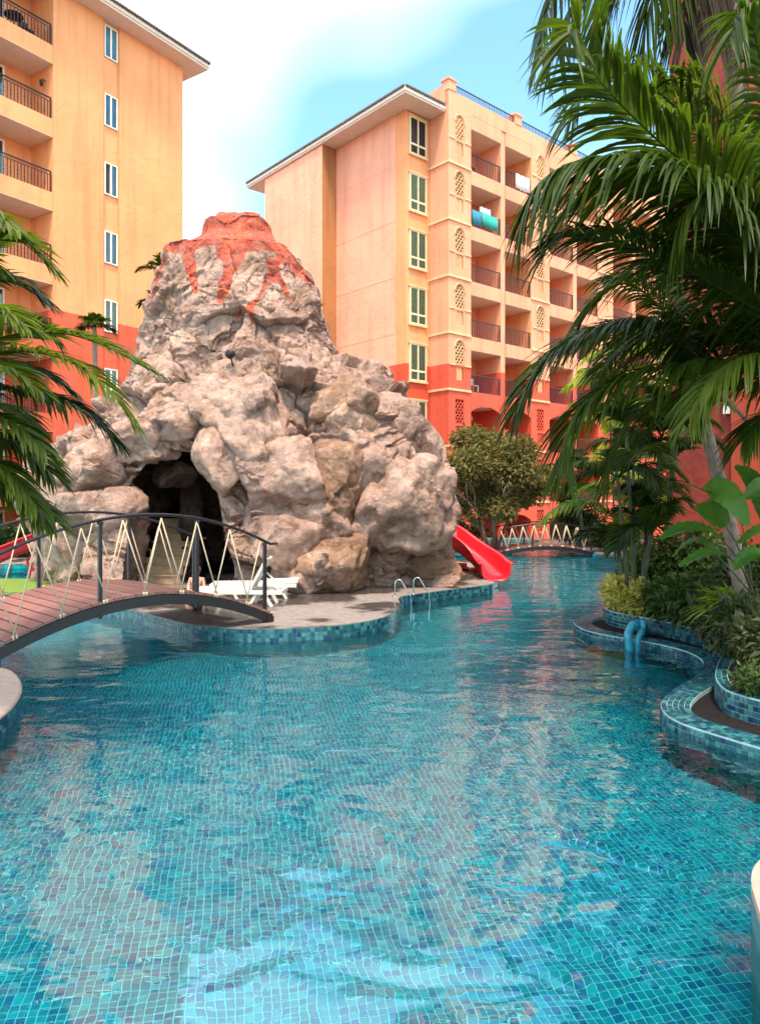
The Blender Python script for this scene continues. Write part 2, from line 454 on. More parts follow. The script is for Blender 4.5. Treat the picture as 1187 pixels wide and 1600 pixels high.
b.inputs['Roughness'].default_value = 0.42; bump(n, b, t.outputs['Fac'], 0.25, 0.004)
M['plank'] = m

# rock
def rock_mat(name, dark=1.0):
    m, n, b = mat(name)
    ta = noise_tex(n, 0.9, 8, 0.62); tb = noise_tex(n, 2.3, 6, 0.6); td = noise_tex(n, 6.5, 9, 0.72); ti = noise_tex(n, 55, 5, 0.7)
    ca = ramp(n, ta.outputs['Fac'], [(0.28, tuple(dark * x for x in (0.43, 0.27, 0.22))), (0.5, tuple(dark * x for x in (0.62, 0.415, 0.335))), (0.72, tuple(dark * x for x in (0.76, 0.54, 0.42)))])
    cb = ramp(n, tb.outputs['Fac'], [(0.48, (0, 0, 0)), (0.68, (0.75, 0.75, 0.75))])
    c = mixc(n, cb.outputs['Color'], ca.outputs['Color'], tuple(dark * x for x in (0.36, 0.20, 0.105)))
    cd = ramp(n, td.outputs['Fac'], [(0.3, (0.55, 0.52, 0.50)), (0.48, (1.0, 1.0, 1.0)), (0.72, (1.22, 1.20, 1.17))])
    c = mixc(n, 0.8, c, cd.outputs['Color'], 'MULTIPLY')
    at = n.nodes.new('ShaderNodeAttribute'); at.attribute_name = 'lava'
    tl = noise_tex(n, 3.0, 6, 0.65)
    cl = ramp(n, tl.outputs['Fac'], [(0.3, (0.50, 0.065, 0.045)), (0.5, (0.70, 0.12, 0.065)), (0.7, (0.76, 0.22, 0.09))])
    cl2 = mixc(n, 0.7, cl.outputs['Color'], cd.outputs['Color'], 'MULTIPLY')
    ad = n.nodes.new('ShaderNodeMath'); ad.operation = 'MULTIPLY_ADD'; ad.inputs[1].default_value = 0.30; n.links.new(td.outputs['Fac'], ad.inputs[0]); n.links.new(at.outputs['Fac'], ad.inputs[2])
    st = ramp(n, ad.outputs[0], [(0.46, (0, 0, 0)), (0.60, (1, 1, 1))])
    fd = ramp(n, tl.outputs['Fac'], [(0.30, (0.45,) * 3), (0.50, (0.95,) * 3)])
    c = mixc(n, mixc(n, 1.0, st.outputs['Color'], fd.outputs['Color'], 'MULTIPLY'), c, cl2)
    n.links.new(c, b.inputs['Base Color'])
    b.inputs['Roughness'].default_value = 0.82; b.inputs['Specular IOR Level'].default_value = 0.3
    # soot brown weathering in patches
    tw = noise_tex(n, 1.6, 7, 0.66); rw = ramp(n, tw.outputs['Fac'], [(0.33, (0.55, 0.48, 0.45)), (0.47, (1, 1, 1))])
    c = mixc(n, 0.8, c, rw.outputs['Color'], 'MULTIPLY'); n.links.new(c, b.inputs['Base Color'])
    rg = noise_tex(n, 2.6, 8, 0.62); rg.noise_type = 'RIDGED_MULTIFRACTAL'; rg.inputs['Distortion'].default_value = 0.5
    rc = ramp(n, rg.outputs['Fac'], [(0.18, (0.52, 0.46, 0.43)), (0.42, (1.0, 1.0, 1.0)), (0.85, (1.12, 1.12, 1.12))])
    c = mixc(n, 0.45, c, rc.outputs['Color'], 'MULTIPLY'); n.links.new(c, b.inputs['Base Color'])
    s1 = n.nodes.new('ShaderNodeMath'); s1.operation = 'MULTIPLY_ADD'; s1.inputs[1].default_value = 0.30
    n.links.new(ti.outputs['Fac'], s1.inputs[0]); n.links.new(td.outputs['Fac'], s1.inputs[2])
    s2 = n.nodes.new('ShaderNodeMath'); s2.operation = 'MULTIPLY_ADD'; s2.inputs[1].default_value = 0.55
    n.links.new(rg.outputs['Fac'], s2.inputs[0]); n.links.new(s1.outputs[0], s2.inputs[2])
    # chipped flat facets, two sizes, as plane heights in metres
    wq = noise_tex(n, 1.8, 3, 0.5)
    gg_ = n.nodes.new('ShaderNodeNewGeometry')
    ws = n.nodes.new('ShaderNodeVectorMath'); ws.operation = 'MULTIPLY_ADD'; ws.inputs[1].default_value = (.35, .35, .35)
    n.links.new(wq.outputs['Color'], ws.inputs[0]); n.links.new(gg_.outputs['Position'], ws.inputs[2])
    hs = None
    for sc_, wt in ((1.6, 1.3), (4.2, 0.85), (10.0, 0.45)):
        vo = n.nodes.new('ShaderNodeTexVoronoi'); vo.inputs['Scale'].default_value = sc_; n.links.new(ws.outputs[0], vo.inputs['Vector'])
        df = n.nodes.new('ShaderNodeVectorMath'); df.operation = 'SUBTRACT'; n.links.new(ws.outputs[0], df.inputs[0]); n.links.new(vo.outputs['Position'], df.inputs[1])
        ct_ = n.nodes.new('ShaderNodeVectorMath'); ct_.operation = 'SUBTRACT'; ct_.inputs[1].default_value = (.5, .5, .5); n.links.new(vo.outputs['Color'], ct_.inputs[0])
        dt = n.nodes.new('ShaderNodeVectorMath'); dt.operation = 'DOT_PRODUCT'; n.links.new(df.outputs[0], dt.inputs[0]); n.links.new(ct_.outputs[0], dt.inputs[1])
        ml = n.nodes.new('ShaderNodeMath'); ml.operation = 'MULTIPLY_ADD'; ml.inputs[1].default_value = wt; n.links.new(dt.outputs['Value'], ml.inputs[0])
        if hs is None: ml.inputs[2].default_value = 0.0
        else: n.links.new(hs, ml.inputs[2])
        hs = ml.outputs[0]
    fin = n.nodes.new('ShaderNodeMath'); fin.operation = 'MULTIPLY_ADD'; fin.inputs[1].default_value = 0.10
    n.links.new(s2.outputs[0], fin.inputs[0]); n.links.new(hs, fin.inputs[2])
    bump(n, b, fin.outputs[0], 1.0, 1.0)
    return m
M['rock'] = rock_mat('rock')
M['cave_rock'] = rock_mat('cave_rock', 0.30)  # same rock darkened to paint the shade inside the cave

# stucco of the red block: combed swirls
m, n, b = mat('red_stucco')
t = noise_tex(n, 1.1, 5, 0.6); v = n.nodes.new('ShaderNodeTexVoronoi'); v.feature = 'DISTANCE_TO_EDGE'; v.inputs['Scale'].default_value = 2.6
g = n.nodes.new('ShaderNodeNewGeometry'); tw = noise_tex(n, 2.0, 3)
vm = n.nodes.new('ShaderNodeVectorMath'); vm.operation = 'ADD'
vs = n.nodes.new('ShaderNodeVectorMath'); vs.operation = 'SCALE'; vs.inputs['Scale'].default_value = 0.5
n.links.new(tw.outputs['Color'], vs.inputs[0]); n.links.new(g.outputs['Position'], vm.inputs[0]); n.links.new(vs.outputs[0], vm.inputs[1]); n.links.new(vm.outputs[0], v.inputs['Vector'])
c = ramp(n, t.outputs['Fac'], [(0.3, (0.17, 0.016, 0.008)), (0.7, (0.28, 0.032, 0.014))])
cv = ramp(n, v.outputs['Distance'], [(0.0, (0.72, 0.7, 0.7)), (0.09, (1, 1, 1))])
n.links.new(mixc(n, 0.8, c.outputs['Color'], cv.outputs['Color'], 'MULTIPLY'), b.inputs['Base Color']); b.inputs['Roughness'].default_value = 0.8
t4 = noise_tex(n, 6, 6, 0.6); bump(n, b, t4.outputs['Fac'], 0.5, 0.04)
M['red_stucco'] = m
# ------------------------------------------------------------------ curves and tiles
def smooth(pts, step, closed=False):
    """Catmull-Rom through 2-D/3-D points, resampled at an even step"""
    p = [np.array(tuple(q), dtype=float) for q in pts]
    out = []
    for i in range(len(p) - 1):
        p0 = p[i - 1] if i > 0 else 2 * p[0] - p[1]
        p3 = p[i + 2] if i + 2 < len(p) else 2 * p[-1] - p[-2]
        for k in range(16):
            t = k / 16
            out.append(0.5 * ((2 * p[i]) + (-p0 + p[i + 1]) * t + (2 * p0 - 5 * p[i] + 4 * p[i + 1] - p3) * t * t + (-p0 + 3 * p[i] - 3 * p[i + 1] + p3) * t ** 3))
    out.append(p[-1])
    out = np.array(out)
    d = np.r_[0, np.cumsum(np.linalg.norm(np.diff(out, axis=0), axis=1))]
    n = max(2, int(round(d[-1] / step)) + 1)
    s = np.linspace(0, d[-1], n)
    return np.array([np.interp(s, d, out[:, k]) for k in range(out.shape[1])]).T
def normals2(path):
    t = np.gradient(path[:, :2], axis=0)
    t /= np.linalg.norm(t, axis=1)[:, None] + 1e-9
    return np.stack([t[:, 1], -t[:, 0]], 1)       # right of the walking direction

TILE_CACHE = {}
def unit_tile(m):
    if m.name not in TILE_CACHE:
        c = 0.42
        v = [(-.5, -.5, -.6), (.5, -.5, -.6), (.5, .5, -.6), (-.5, .5, -.6), (-.5, -.5, .3), (.5, -.5, .3), (.5, .5, .3), (-.5, .5, .3), (-c, -c, .5), (c, -c, .5), (c, c, .5), (-c, c, .5)]
        f = [(0, 1, 5, 4), (1, 2, 6, 5), (2, 3, 7, 6), (3, 0, 4, 7), (4, 5, 9, 8), (5, 6, 10, 9), (6, 7, 11, 10), (7, 4, 8, 11), (8, 9, 10, 11)]
        me = bpy.data.meshes.new('tile'); me.from_pydata(v, [], f); me.materials.append(m); me.update()
        TILE_CACHE[m.name] = (me, np.array(v), np.array(f))
    return TILE_CACHE[m.name]
def lay_tiles(parent, frames, mats, nparts=0, focus=None, th=0.008, jitter=0.012, name='tile'):
    """frames: (centre, a, b, la, lb); nearest ones to focus become single parts, the rest one joined part"""
    r = random.Random(len(frames))
    if focus is not None:
        fx = np.array(focus); frames.sort(key=lambda q: float(np.sum((np.array(q[0]) - fx) ** 2)))
    base = np.array(wloc(parent)); V = []; Fc = []; MI = []; nv = 0
    for i, (c, a, b, la, lb) in enumerate(frames):
        a = np.array(a); b = np.array(b); nn = np.cross(a, b)
        a2 = a + nn * r.uniform(-jitter, jitter); b2 = b + nn * r.uniform(-jitter, jitter)
        k = r.randrange(len(mats))
        me, uv, uf = unit_tile(mats[k])
        Mx = np.stack([a2 * la, b2 * lb, nn * th], 1)
        if i < nparts:
            o = bpy.data.objects.new(name, me); col.objects.link(o); o.parent = parent
            m4 = Matrix.Identity(4)
            for rr in range(3):
                for cc in range(3): m4[rr][cc] = Mx[rr, cc]
                m4[rr][3] = c[rr] - base[rr]
            o.matrix_local = m4
        else:
            V.append(uv @ Mx.T + np.array(c)[None, :]); Fc.append(uf + nv); nv += len(uv); MI += [k] * len(uf)
    if V:
        o = mesh_np('mosaic_tiles', np.concatenate(V), np.concatenate(Fc), mats, parent, smooth=False)
        o.data.polygons.foreach_set('material_index', np.array(MI, dtype=np.int32))
        o['kind'] = 'stuff'
def wall_frames(path, ztop, rows, pitch, side, off=0.004):
    """tiles of an upright face along a path; side +1 = right of the walking direction"""
    nn = normals2(path) * side; fr = []
    for i in range(len(path) - 1):
        c = (path[i, :2] + path[i + 1, :2]) / 2; t = path[i + 1, :2] - path[i, :2]; ln = np.linalg.norm(t); t /= ln
        q = np.array([t[1], -t[0]]) * side
        a = np.array([-q[1], q[0], 0.0]); b = np.array([0, 0, 1.0])
        for j in range(rows):
            fr.append((np.array([c[0] + q[0] * off, c[1] + q[1] * off, ztop - pitch * (j + .5)]), a, b, ln - 0.006, pitch - 0.006))
    return fr
def strip_mesh(mb, path, off0, off1, z0, z1, side, mi=0):
    nn = normals2(path) * side
    a = path[:, :2] + nn * off0; b = path[:, :2] + nn * off1; n = len(path)
    vs = [(*p, z0) for p in a] + [(*p, z1) for p in b]
    mb.add(vs, [(i, i + 1, n + i + 1, n + i) for i in range(n - 1)], mi)

WD = -1.1   # pool depth
# ------------------------------------------------------------------ ground, pool
mb = MB(); mb.add([(-300, -300, -1.25), (300, -300, -1.25), (300, 300, -1.25), (-300, 300, -1.25)], [(0, 1, 2, 3)])
tag(mb.build('ground', M['ground'], loc=(0, 0, -1.25)), kind='structure')
NEARY = 11.0
mb = MB(); mb.add([(-14, -3, WD), (14, -3, WD), (14, NEARY, WD), (-14, NEARY, WD)], [(0, 1, 2, 3)], 0)
mb.add([(-34, NEARY, WD), (20, NEARY, WD), (20, 36, WD), (-34, 36, WD)], [(0, 1, 2, 3)], 1)
pool_floor = tag(mb.build('pool_floor', [M['grout'], M['far_mosaic']], loc=(0, 5, WD)), kind='structure')
pitch = 0.05; ang = R(11); ca, sa = math.cos(ang), math.sin(ang)
fr = []
for i in range(-260, 260):
    for j in range(40, 300):
        x = (i * ca - j * sa) * pitch; y = (i * sa + j * ca) * pitch
        if 3.0 < y < NEARY and -0.52 * y - .6 < x < 0.54 * y + .4:
            fr.append((np.array([x, y, WD + 0.003]), np.array([ca, sa, 0]), np.array([-sa, ca, 0]), pitch - .0065, pitch - .0065))
lay_tiles(pool_floor, fr, POOL_TILE, 300, (0.1, 3.7, WD))
# hidden ends of the basin behind and beside the camera
mb = MB()
mb.box(-14.3, -14, -3, NEARY, -1.2, 0.15); mb.box(14, 14.3, -3, NEARY, -1.2, 0.15); mb.box(-14.3, 14.3, -3.3, -3, -1.2, 0.15)
tag(mb.build('pool_wall', [M['edge_wall']]), kind='structure')
mb = MB(); mb.add([(-14, -3, 0), (14, -3, 0), (14, NEARY, 0), (-14, NEARY, 0)], [(0, 1, 2, 3)])
mb.add([(-34, NEARY, 0), (20, NEARY, 0), (20, 36, 0), (-34, 36, 0)], [(0, 1, 2, 3)])
water = tag(mb.build('pool_water', M['water'], loc=(0, 5, 0)), kind='structure')

# ------------------------------------------------------------------ island with the rock
DZ = 0.2
front_px = [(-260, 925), (-120, 926), (-20, 928), (60, 931), (120, 937), (165, 945), (205, 952), (250, 963), (285, 972), (335, 979), (393, 982), (451, 981), (510, 978), (568, 971), (604, 962), (621, 952), (626, 944), (622, 936), (630, 931), (654, 927), (708, 920), (750, 915), (770, 911.5), (768, 908), (745, 905)]
ip = smooth([G(x, y, DZ)[:2] for x, y in front_px], 0.0667)
back = [(3.0, 18.6), (2.7, 22), (-1, 24), (-6, 24), (-9.5, 20.5), tuple(G(60, 904.5, DZ)[:2]), tuple(G(-260, 905, DZ)[:2])]
outline = [tuple(p) for p in ip] + back
mb = MB(); mb.prism(outline, -1.15, DZ, 0)
island = tag(mb.build('island_deck', [M['deck']], loc=(0, 16, 0)), kind='structure')
mb = MB(); strip_mesh(mb, ip, 0.003, 0.003, -1.15, DZ - .012, 1); mb.build('tile_backing', M['edge_wall'], island)
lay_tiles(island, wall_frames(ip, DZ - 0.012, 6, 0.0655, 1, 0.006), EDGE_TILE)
# artificial turf at the left of the island
tp = [G(-255, 924, DZ), G(-20, 926.5, DZ), G(60, 928, DZ), G(112, 931, DZ), G(118, 924, DZ), G(92, 914, DZ), G(60, 906, DZ), G(-255, 906, DZ)]
mb = MB(); mb.prism([tuple(p[:2]) for p in tp], DZ + .004, DZ + .03); tag(mb.build('turf', M['turf']), kind='structure')
# channel side at the back left and far terraces
def terrace(name, outline, ztop, front=None, m=M['deck'], side=1):
    mb = MB(); mb.prism(outline, -1.2, ztop); o = tag(mb.build(name, m), kind='structure')
    if front is not None:
        p = smooth(front, 0.12); lay_tiles(o, wall_frames(p, ztop - .01, 3, 0.11, side, 0.006), tile_far)
    return o
tile_far = [POOL_TILE[4], POOL_TILE[2], EDGE_TILE[4]]
terrace('left_terrace', [(-34, 21.5), (-8.2, 21.5), (-7.5, 22.5), (-7.0, 30), (-34, 30)], 0.12, [(-24, 21.5), (-8.2, 21.5), (-7.7, 22.2)])
terrace('far_terrace', [(-7.0, 26.6), (2.0, 26.6), (4.5, 26.4), (4.9, 27.2), (4.9, 35), (-7.0, 35)], 0.06, [(-1.0, 26.6), (2.0, 26.6), (4.5, 26.4), (4.8, 26.8)])
terrace('garden_terrace', [(7.25, 27.4), (7.6, 26.3), (9.4, 25.6), (10, 23), (20, 22), (20, 35), (7.25, 35)], 0.06, [(7.3, 27.0), (7.6, 26.3), (9.4, 25.6), (10, 23)])
mb = MB(); mb.box(4.9, 7.25, 34, 35, -1.2, 0.1); tag(mb.build('channel_wall', M['edge_wall']), kind='structure')

# ------------------------------------------------------------------ right hand ledge and planter
LZ = 0.10
ledge_px = [(1010, 955), (960, 957.5), (930, 960), (908, 964), (896, 971), (905, 980), (928, 988), (976, 997), (1012, 1003), (1045, 1010), (1078, 1020), (1098, 1035), (1084, 1058), (1051, 1078), (1033, 1096), (1037, 1113), (1063, 1129), (1113, 1146), (1187, 1168), (1300, 1199)]
lp = smooth([G(x, y, LZ)[:2] for x, y in ledge_px], 0.05)
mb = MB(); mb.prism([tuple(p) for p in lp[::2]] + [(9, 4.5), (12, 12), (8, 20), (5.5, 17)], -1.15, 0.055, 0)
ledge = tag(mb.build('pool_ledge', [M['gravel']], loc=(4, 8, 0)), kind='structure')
SIDE = 1   # water lies right of the walking direction
_mid = normals2(lp)[len(lp) // 2 + 40]
mb = MB()
strip_mesh(mb, lp, 0.0, 0.0, -1.15, LZ, SIDE)
strip_mesh(mb, lp, 0.0, -0.27, LZ, LZ, SIDE)
strip_mesh(mb, lp, -0.27, -0.27, LZ, 0.03, SIDE)
mb.build('coping', M['edge_grout'], ledge)
fr = wall_frames(lp, LZ - 0.012, 24, 0.05, SIDE, 0.005)
nn = normals2(lp) * SIDE
for i in range(len(lp) - 1):
    for k in range(5):
        o = -(0.027 + 0.0535 * k)
        p0 = lp[i] + nn[i] * o; p1 = lp[i + 1] + nn[i + 1] * o
        t = p1 - p0; ln = np.linalg.norm(t)
        if ln < 0.02: continue
        t /= ln; a = np.array([t[0], t[1], 0]); b = np.array([-t[1], t[0], 0])
        fr.append(((np.array([*(p0 + p1) / 2, LZ + 0.004])), a, b, ln - 0.006, 0.0475))
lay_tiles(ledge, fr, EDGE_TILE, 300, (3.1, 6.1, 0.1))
# round lip along the water
plz = 0.29
plant_px = [(1005, 948), (965, 953), (946, 961), (943, 970), (960, 979), (1009, 989), (1071, 1004), (1118, 1021), (1134, 1038), (1122, 1066), (1117, 1092), (1130, 1113), (1155, 1124), (1187, 1134), (1300, 1165)]
pp = smooth([G(x, y, 0.055)[:2] for x, y in plant_px], 0.05)
mb = MB(); mb.prism([tuple(p) for p in pp[::2]] + [(9.5, 5), (12.5, 12), (8, 20), (5.8, 16.5)], 0.02, plz - .03, 0)
planter = tag(mb.build('planter_bed', [M['soil']], loc=(5, 9, 0)), kind='structure')
mb = MB(); strip_mesh(mb, pp, 0.0, 0.0, 0.03, plz, 1); strip_mesh(mb, pp, 0, -0.12, plz, plz, 1); strip_mesh(mb, pp, -.12, -.12, plz, plz - .06, 1)
mb.build('planter_wall', M['edge_grout'], planter)
fr = wall_frames(pp, plz - .01, 4, 0.055, 1, 0.005)
nn = normals2(pp)
for i in range(len(pp) - 1):
    for k in range(2):
        o = -(0.03 + 0.055 * k); p0 = pp[i] + nn[i] * o; p1 = pp[i + 1] + nn[i + 1] * o
        t = p1 - p0; ln = np.linalg.norm(t)
        if ln < 0.02: continue
        t /= ln
        fr.append((np.array([*(p0 + p1) / 2, plz + .004]), np.array([t[0], t[1], 0]), np.array([-t[1], t[0], 0]), ln - .006, .049))
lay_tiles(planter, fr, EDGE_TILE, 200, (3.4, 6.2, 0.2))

# near left corner deck and near right corner deck
def near_deck(name, px, z, closing, nrows, side, focus):
    p = smooth([G(x, y, z)[:2] for x, y in px], 0.05)
    mb = MB(); mb.prism([tuple(q) for q in p] + closing, -1.15, z - .05, 0)
    o = tag(mb.build(name, [M['edge_wall']]), kind='structure')
    # bull-nosed stone coping on top
    nn = normals2(p) * side
    c = MB(); prof = [(0.0, -.05), (0.018, -.04), (0.026, -.025), (0.018, -.008), (0.0, 0.0)]
    rings = [[(*(p[i] + nn[i] * dx), z + dz) for i in range(len(p))] for dx, dz in prof]
    n = len(p); vs = [q for rg in rings for q in rg]
    c.add(vs, [(k * n + i, k * n + i + 1, (k + 1) * n + i + 1, (k + 1) * n + i) for k in range(len(prof) - 1) for i in range(n - 1)], 0, True)
    c.add([(*q, z) for q in p] + [(*q, z) for q in closing], [tuple(range(len(p) + len(closing)))])
    c.build('coping', M['coping_stone'], o)
    lay_tiles(o, wall_frames(p, z - .055, nrows, 0.05, side, 0.005), EDGE_TILE, 100, focus)
    return o
near_deck('corner_deck', [(-420, 1085), (-160, 1040), (-60, 1037), (0, 1043), (20, 1051), (30, 1066), (27, 1086), (0, 1116), (-120, 1200)], 0.2, [(-7.5, 4.0), (-9, 9)], 14, -1, (-3.8, 7.6, 0))
near_deck('near_corner_deck', [(1420, 1330), (1260, 1332), (1200, 1337), (1180, 1350), (1173, 1370), (1178, 1400), (1215, 1500), (1330, 1700)], 0.2, [(4.2, 1.6), (5, 4)], 14, -1, (2.0, 3.8, 0))

# ------------------------------------------------------------------ buildings
def frame_T(ox, oy, ux, uy):
    """local (u along the facade, w outward, z)"""
    l = math.hypot(ux, uy); ux /= l; uy /= l
    T = Matrix.Identity(4)
    T[0][0] = ux; T[1][0] = uy
    T[0][1] = uy; T[1][1] = -ux
    T[0][3] = ox; T[1][3] = oy
    return T
FL = [-1.24 + 3 * k for k in range(8)]
def window(parent, T, u0, u1, z0, z1, w, fm, back, transom=None, mull=True, sill=True, fw=0.07, openleft=False):
    mb = MB(T)
    mb.box(u0, u0 + fw, w, w + .07, z0, z1); mb.box(u1 - fw, u1, w, w + .07, z0, z1)
    mb.box(u0 + fw, u1 - fw, w, w + .07, z1 - fw, z1); mb.box(u0 + fw, u1 - fw, w, w + .07, z0, z0 + fw)
    um = (u0 + u1) / 2
    if mull: mb.box(um - .04, um + .04, w, w + .066, z0 + fw, z1 - fw)
    if transom:
        for a, b in ((u0 + fw, um - .04), (um + .04, u1 - fw)):
            mb.box(a, b, w, w + .063, transom - .05, transom + .05)
    wd = mb.build('window', fm, parent)
    g = MB(T)
    for a, b in ((u0 + fw, um - .04), (um + .04, u1 - fw)):
        if openleft and a < um - .1: continue
        g.add([(a, w + .03, z0 + fw), (b, w + .03, z0 + fw), (b, w + .03, z1 - fw), (a, w + .03, z1 - fw)], [(3, 2, 1, 0)])
    g.build('pane', M['glass'], wd)
    bk = MB(T); n = 24
    vs = []
    for i in range(n + 1):
        u = u0 + fw + (u1 - u0 - 2 * fw) * i / n
        ww = w + .012 + 0.006 * math.sin(i * 2.1) if back is M['curtain'] else w + .012
        vs += [(u, ww, z0 + fw), (u, ww, z1 - fw)]
    bk.add(vs, [(2 * i, 2 * i + 2, 2 * i + 3, 2 * i + 1) for i in range(n)], 0, True)
    if openleft:
        bk = MB(T); bk.box(u0 + fw, um - .04, w + .003, w + .012, z0 + fw, z1 - fw, 1); bk.box(um - .04, u1 - fw, w + .003, w + .012, z0 + fw, z1 - fw, 0)
        bk.build('blind', [back, M['dark_room']], wd)  # left half is a dark sheet painting the unlit room
    else:
        bk.build('curtain' if back is M['curtain'] else 'blind', back, wd)  # backings other than curtains paint reflected sky and unlit rooms
    if sill:
        s = MB(T); s.box(u0 - .08, u1 + .08, w, w + .12, z0 - .1, z0); s.build('sill', M['trim'], wd)
        s = MB(T); s.box(u0 - .08, u1 + .08, w, w + .1, z1, z1 + .08); s.build('lintel', M['trim'], wd)
    return wd
def railing(parent, T, u0, u1, w, z0, z1, fancy=False):
    mb = MB(T)
    mb.box(u0, u1, w - .025, w + .025, z1 - .04, z1); mb.box(u0, u1, w - .015, w + .015, z0, z0 + .03)
    n = max(2, int(round((u1 - u0) / 0.14)))
    for u in (u0 + .02, u1 - .02): mb.box(u - .025, u + .025, w - .022, w + .022, z0, z1 - .04)
    zt = z1 - .04
    if fancy:
        zt = z1 - .17; mb.box(u0, u1, w - .012, w + .012, zt, zt + .02)
    for i in range(1, n):
        u = u0 + (u1 - u0) * i / n
        mb.box(u - .015, u + .015, w - .011, w + .011, z0 + .03, zt)
        if fancy:
            uc = u - (u1 - u0) / n / 2
            mb.tube([(uc + .05 * math.cos(a), w, zt + .075 + .05 * math.sin(a)) for a in np.linspace(0, 2 * math.pi, 11)], .009, 4, caps=False)
            if i % 2 == 0:
                mb.tube([(u - .07 + .07 * math.cos(a), w, z0 + .33 + .09 * math.sin(a)) for a in np.linspace(-1.4, 1.4, 7)], .008, 4)
                mb.tube([(u + .07 - .07 * math.cos(a), w, z0 + .33 + .09 * math.sin(a)) for a in np.linspace(-1.4, 1.4, 7)], .008, 4)
    return mb.build('railing', M['iron'], parent)
def glass_door(parent, T, u0, u1, z0, z1, w, fm, back):
    mb = MB(T); um = (u0 + u1) / 2
    for a, b in ((u0, u0 + .08), (u1 - .08, u1)): mb.box(a, b, w, w + .06, z0, z1)
    mb.box(um - .035, um + .035, w, w + .055, z0, z1 - .08)
    mb.box(u0 + .08, u1 - .08, w, w + .06, z1 - .08, z1)
    d = mb.build('door', fm, parent)
    g = MB(T); g.box(u0 + .08, um - .035, w + .03, w + .036, z0 + .02, z1 - .08); g.box(um + .035, u1 - .08, w + .03, w + .036, z0 + .02, z1 - .08); g.build('pane', M['glass'], d)
    k = MB(T); k.box(u0 + .08, um, w + .004, w + .012, z0 + .02, z1 - .08, 0); k.box(um, u1 - .08, w + .004, w + .012, z0 + .02, z1 - .08, 1); k.build('curtain', [back, M['dark_room']], d)  # backing sheet behind the door glass, its dark half paints the unlit room
    return d
TILE_ROOF = {}
def eave_tiles(parent, T, p, q, z, n):
    """round-ended roof tiles along the eave"""
    p = Vector(p); q = Vector(q)
    key = (round((q - p).x, 2), round((q - p).y, 2))
    d = (q - p).normalized(); side = Vector((d.y, -d.x, 0))
    first = None
    for i in range(n):
        c = p.lerp(q, (i + .5) / n)
        if first is None:
            mb = MB(T); w = (q - p).length / n * .5
            mb.tube([Vector((c.x, c.y, z - .03)) - side * .05, Vector((c.x, c.y, z)) + side * .45], w, 7)
            first = mb.build('roof_tile', M['roof_tile'], parent); c0 = c
        else:
            dv = (T.to_3x3() @ Vector((c.x - c0.x, c.y - c0.y, 0)))
            twin(first, parent, dv)

# --- yellow block at the left
TL = frame_T(-13.3, 29.75, 0.553, 0.833)
bl = empty('apartment_building', TL @ Vector((3, -4, -1.25)), 'yellow apartment block with a wide eave and wrought iron balconies behind the left palm', 'building')
UE = 6.77
mb = MB(TL)
mb.box(0, 2.35, -8, 0, -1.25, 22.9); mb.box(3.17, UE, -8, 0, -1.25, 22.9)
mb.box(2.35, 3.17, -8, -.09, -1.25, 22.9)
# frames of the narrow recessed strip
for u in (2.35, 3.10): mb.box(u + .015, u + .055, -.09, -.045, -1.25, 22.9)
mb.box(-11, 0, -8, -1.6, -1.25, 22.9)
for u in (-4.0, -8.4): mb.box(u - .35, u, -1.6, 0.0, -1.25, 22.9)
mb.build('wall', M['wall_yellow'], bl)
for k, f in enumerate([-1.25 + .0] + [1.75 + 3 * i for i in range(7)]):
    for (a, b) in ((-4.0, -.012), (-8.4, -4.362)):
        mb = MB(TL); mb.box(a + .006, b, -1.595, -.02, f, f + .74, 0)
        mb.box(a + .006, b, -1.595, -.02, f - .012, f - .001, 1)
        s = mb.build('balcony_slab', [M['wall_yellow'], M['soffit']], bl)
        railing(bl, TL, a + .03, b - .04, -.09, f + .74, f + 1.62, True)
        glass_door(bl, TL, b - 2.6, b - 1.15, f + .74, f + 2.82, -1.595, M['white_frame'], M['blue_blind'])
for k in range(7):
    z = 3.3 + 3 * k
    window(bl, TL, 2.43, 3.09, z, z + 1.4, -.088, M['white_frame'], M['curtain'] if k < 3 else M['blue_blind'], sill=False, fw=.05, openleft=(k == 4))
mb = MB(TL); mb.box(-11, UE + .85, -8.5, .85, 22.9, 23.0, 0); mb.box(-11, UE + .90, -8.5, .90, 23.0, 23.2, 1)
mb.add([(-11, .95, 23.2), (UE + .95, .95, 23.2), (UE + .95, -8.5, 23.2), (-11, -8.5, 23.2), (-11, -3.5, 24.9), (UE - 3.5, -3.5, 24.9)], [(0, 1, 5, 4), (1, 2, 5), (2, 3, 4, 5)], 2)
mb.build('roof', [M['soffit'], M['fascia'], M['roof_tile']], bl)
eave_tiles(bl, TL, (-4, .93, 0), (UE + .9, .93, 0), 23.24, 78)
# wall lamps on the balcony side walls
mb = MB(TL); f = 16.75 + .74
mb.tube([(-.002, -.55, f + 1.72), (-.14, -.55, f + 1.76), (-.18, -.55, f + 1.68)], .018, 6); mb.tube([(-.18, -.55, f + 1.7), (-.18, -.55, f + 1.66), (-.18, -.55, f + 1.46), (-.18, -.55, f + 1.42)], [.02, .085, .06, .01], 8)
tag(mb.build('wall_lamp', M['iron']), 'small black lantern on the side wall of an upper balcony of the yellow block', 'wall lamp')
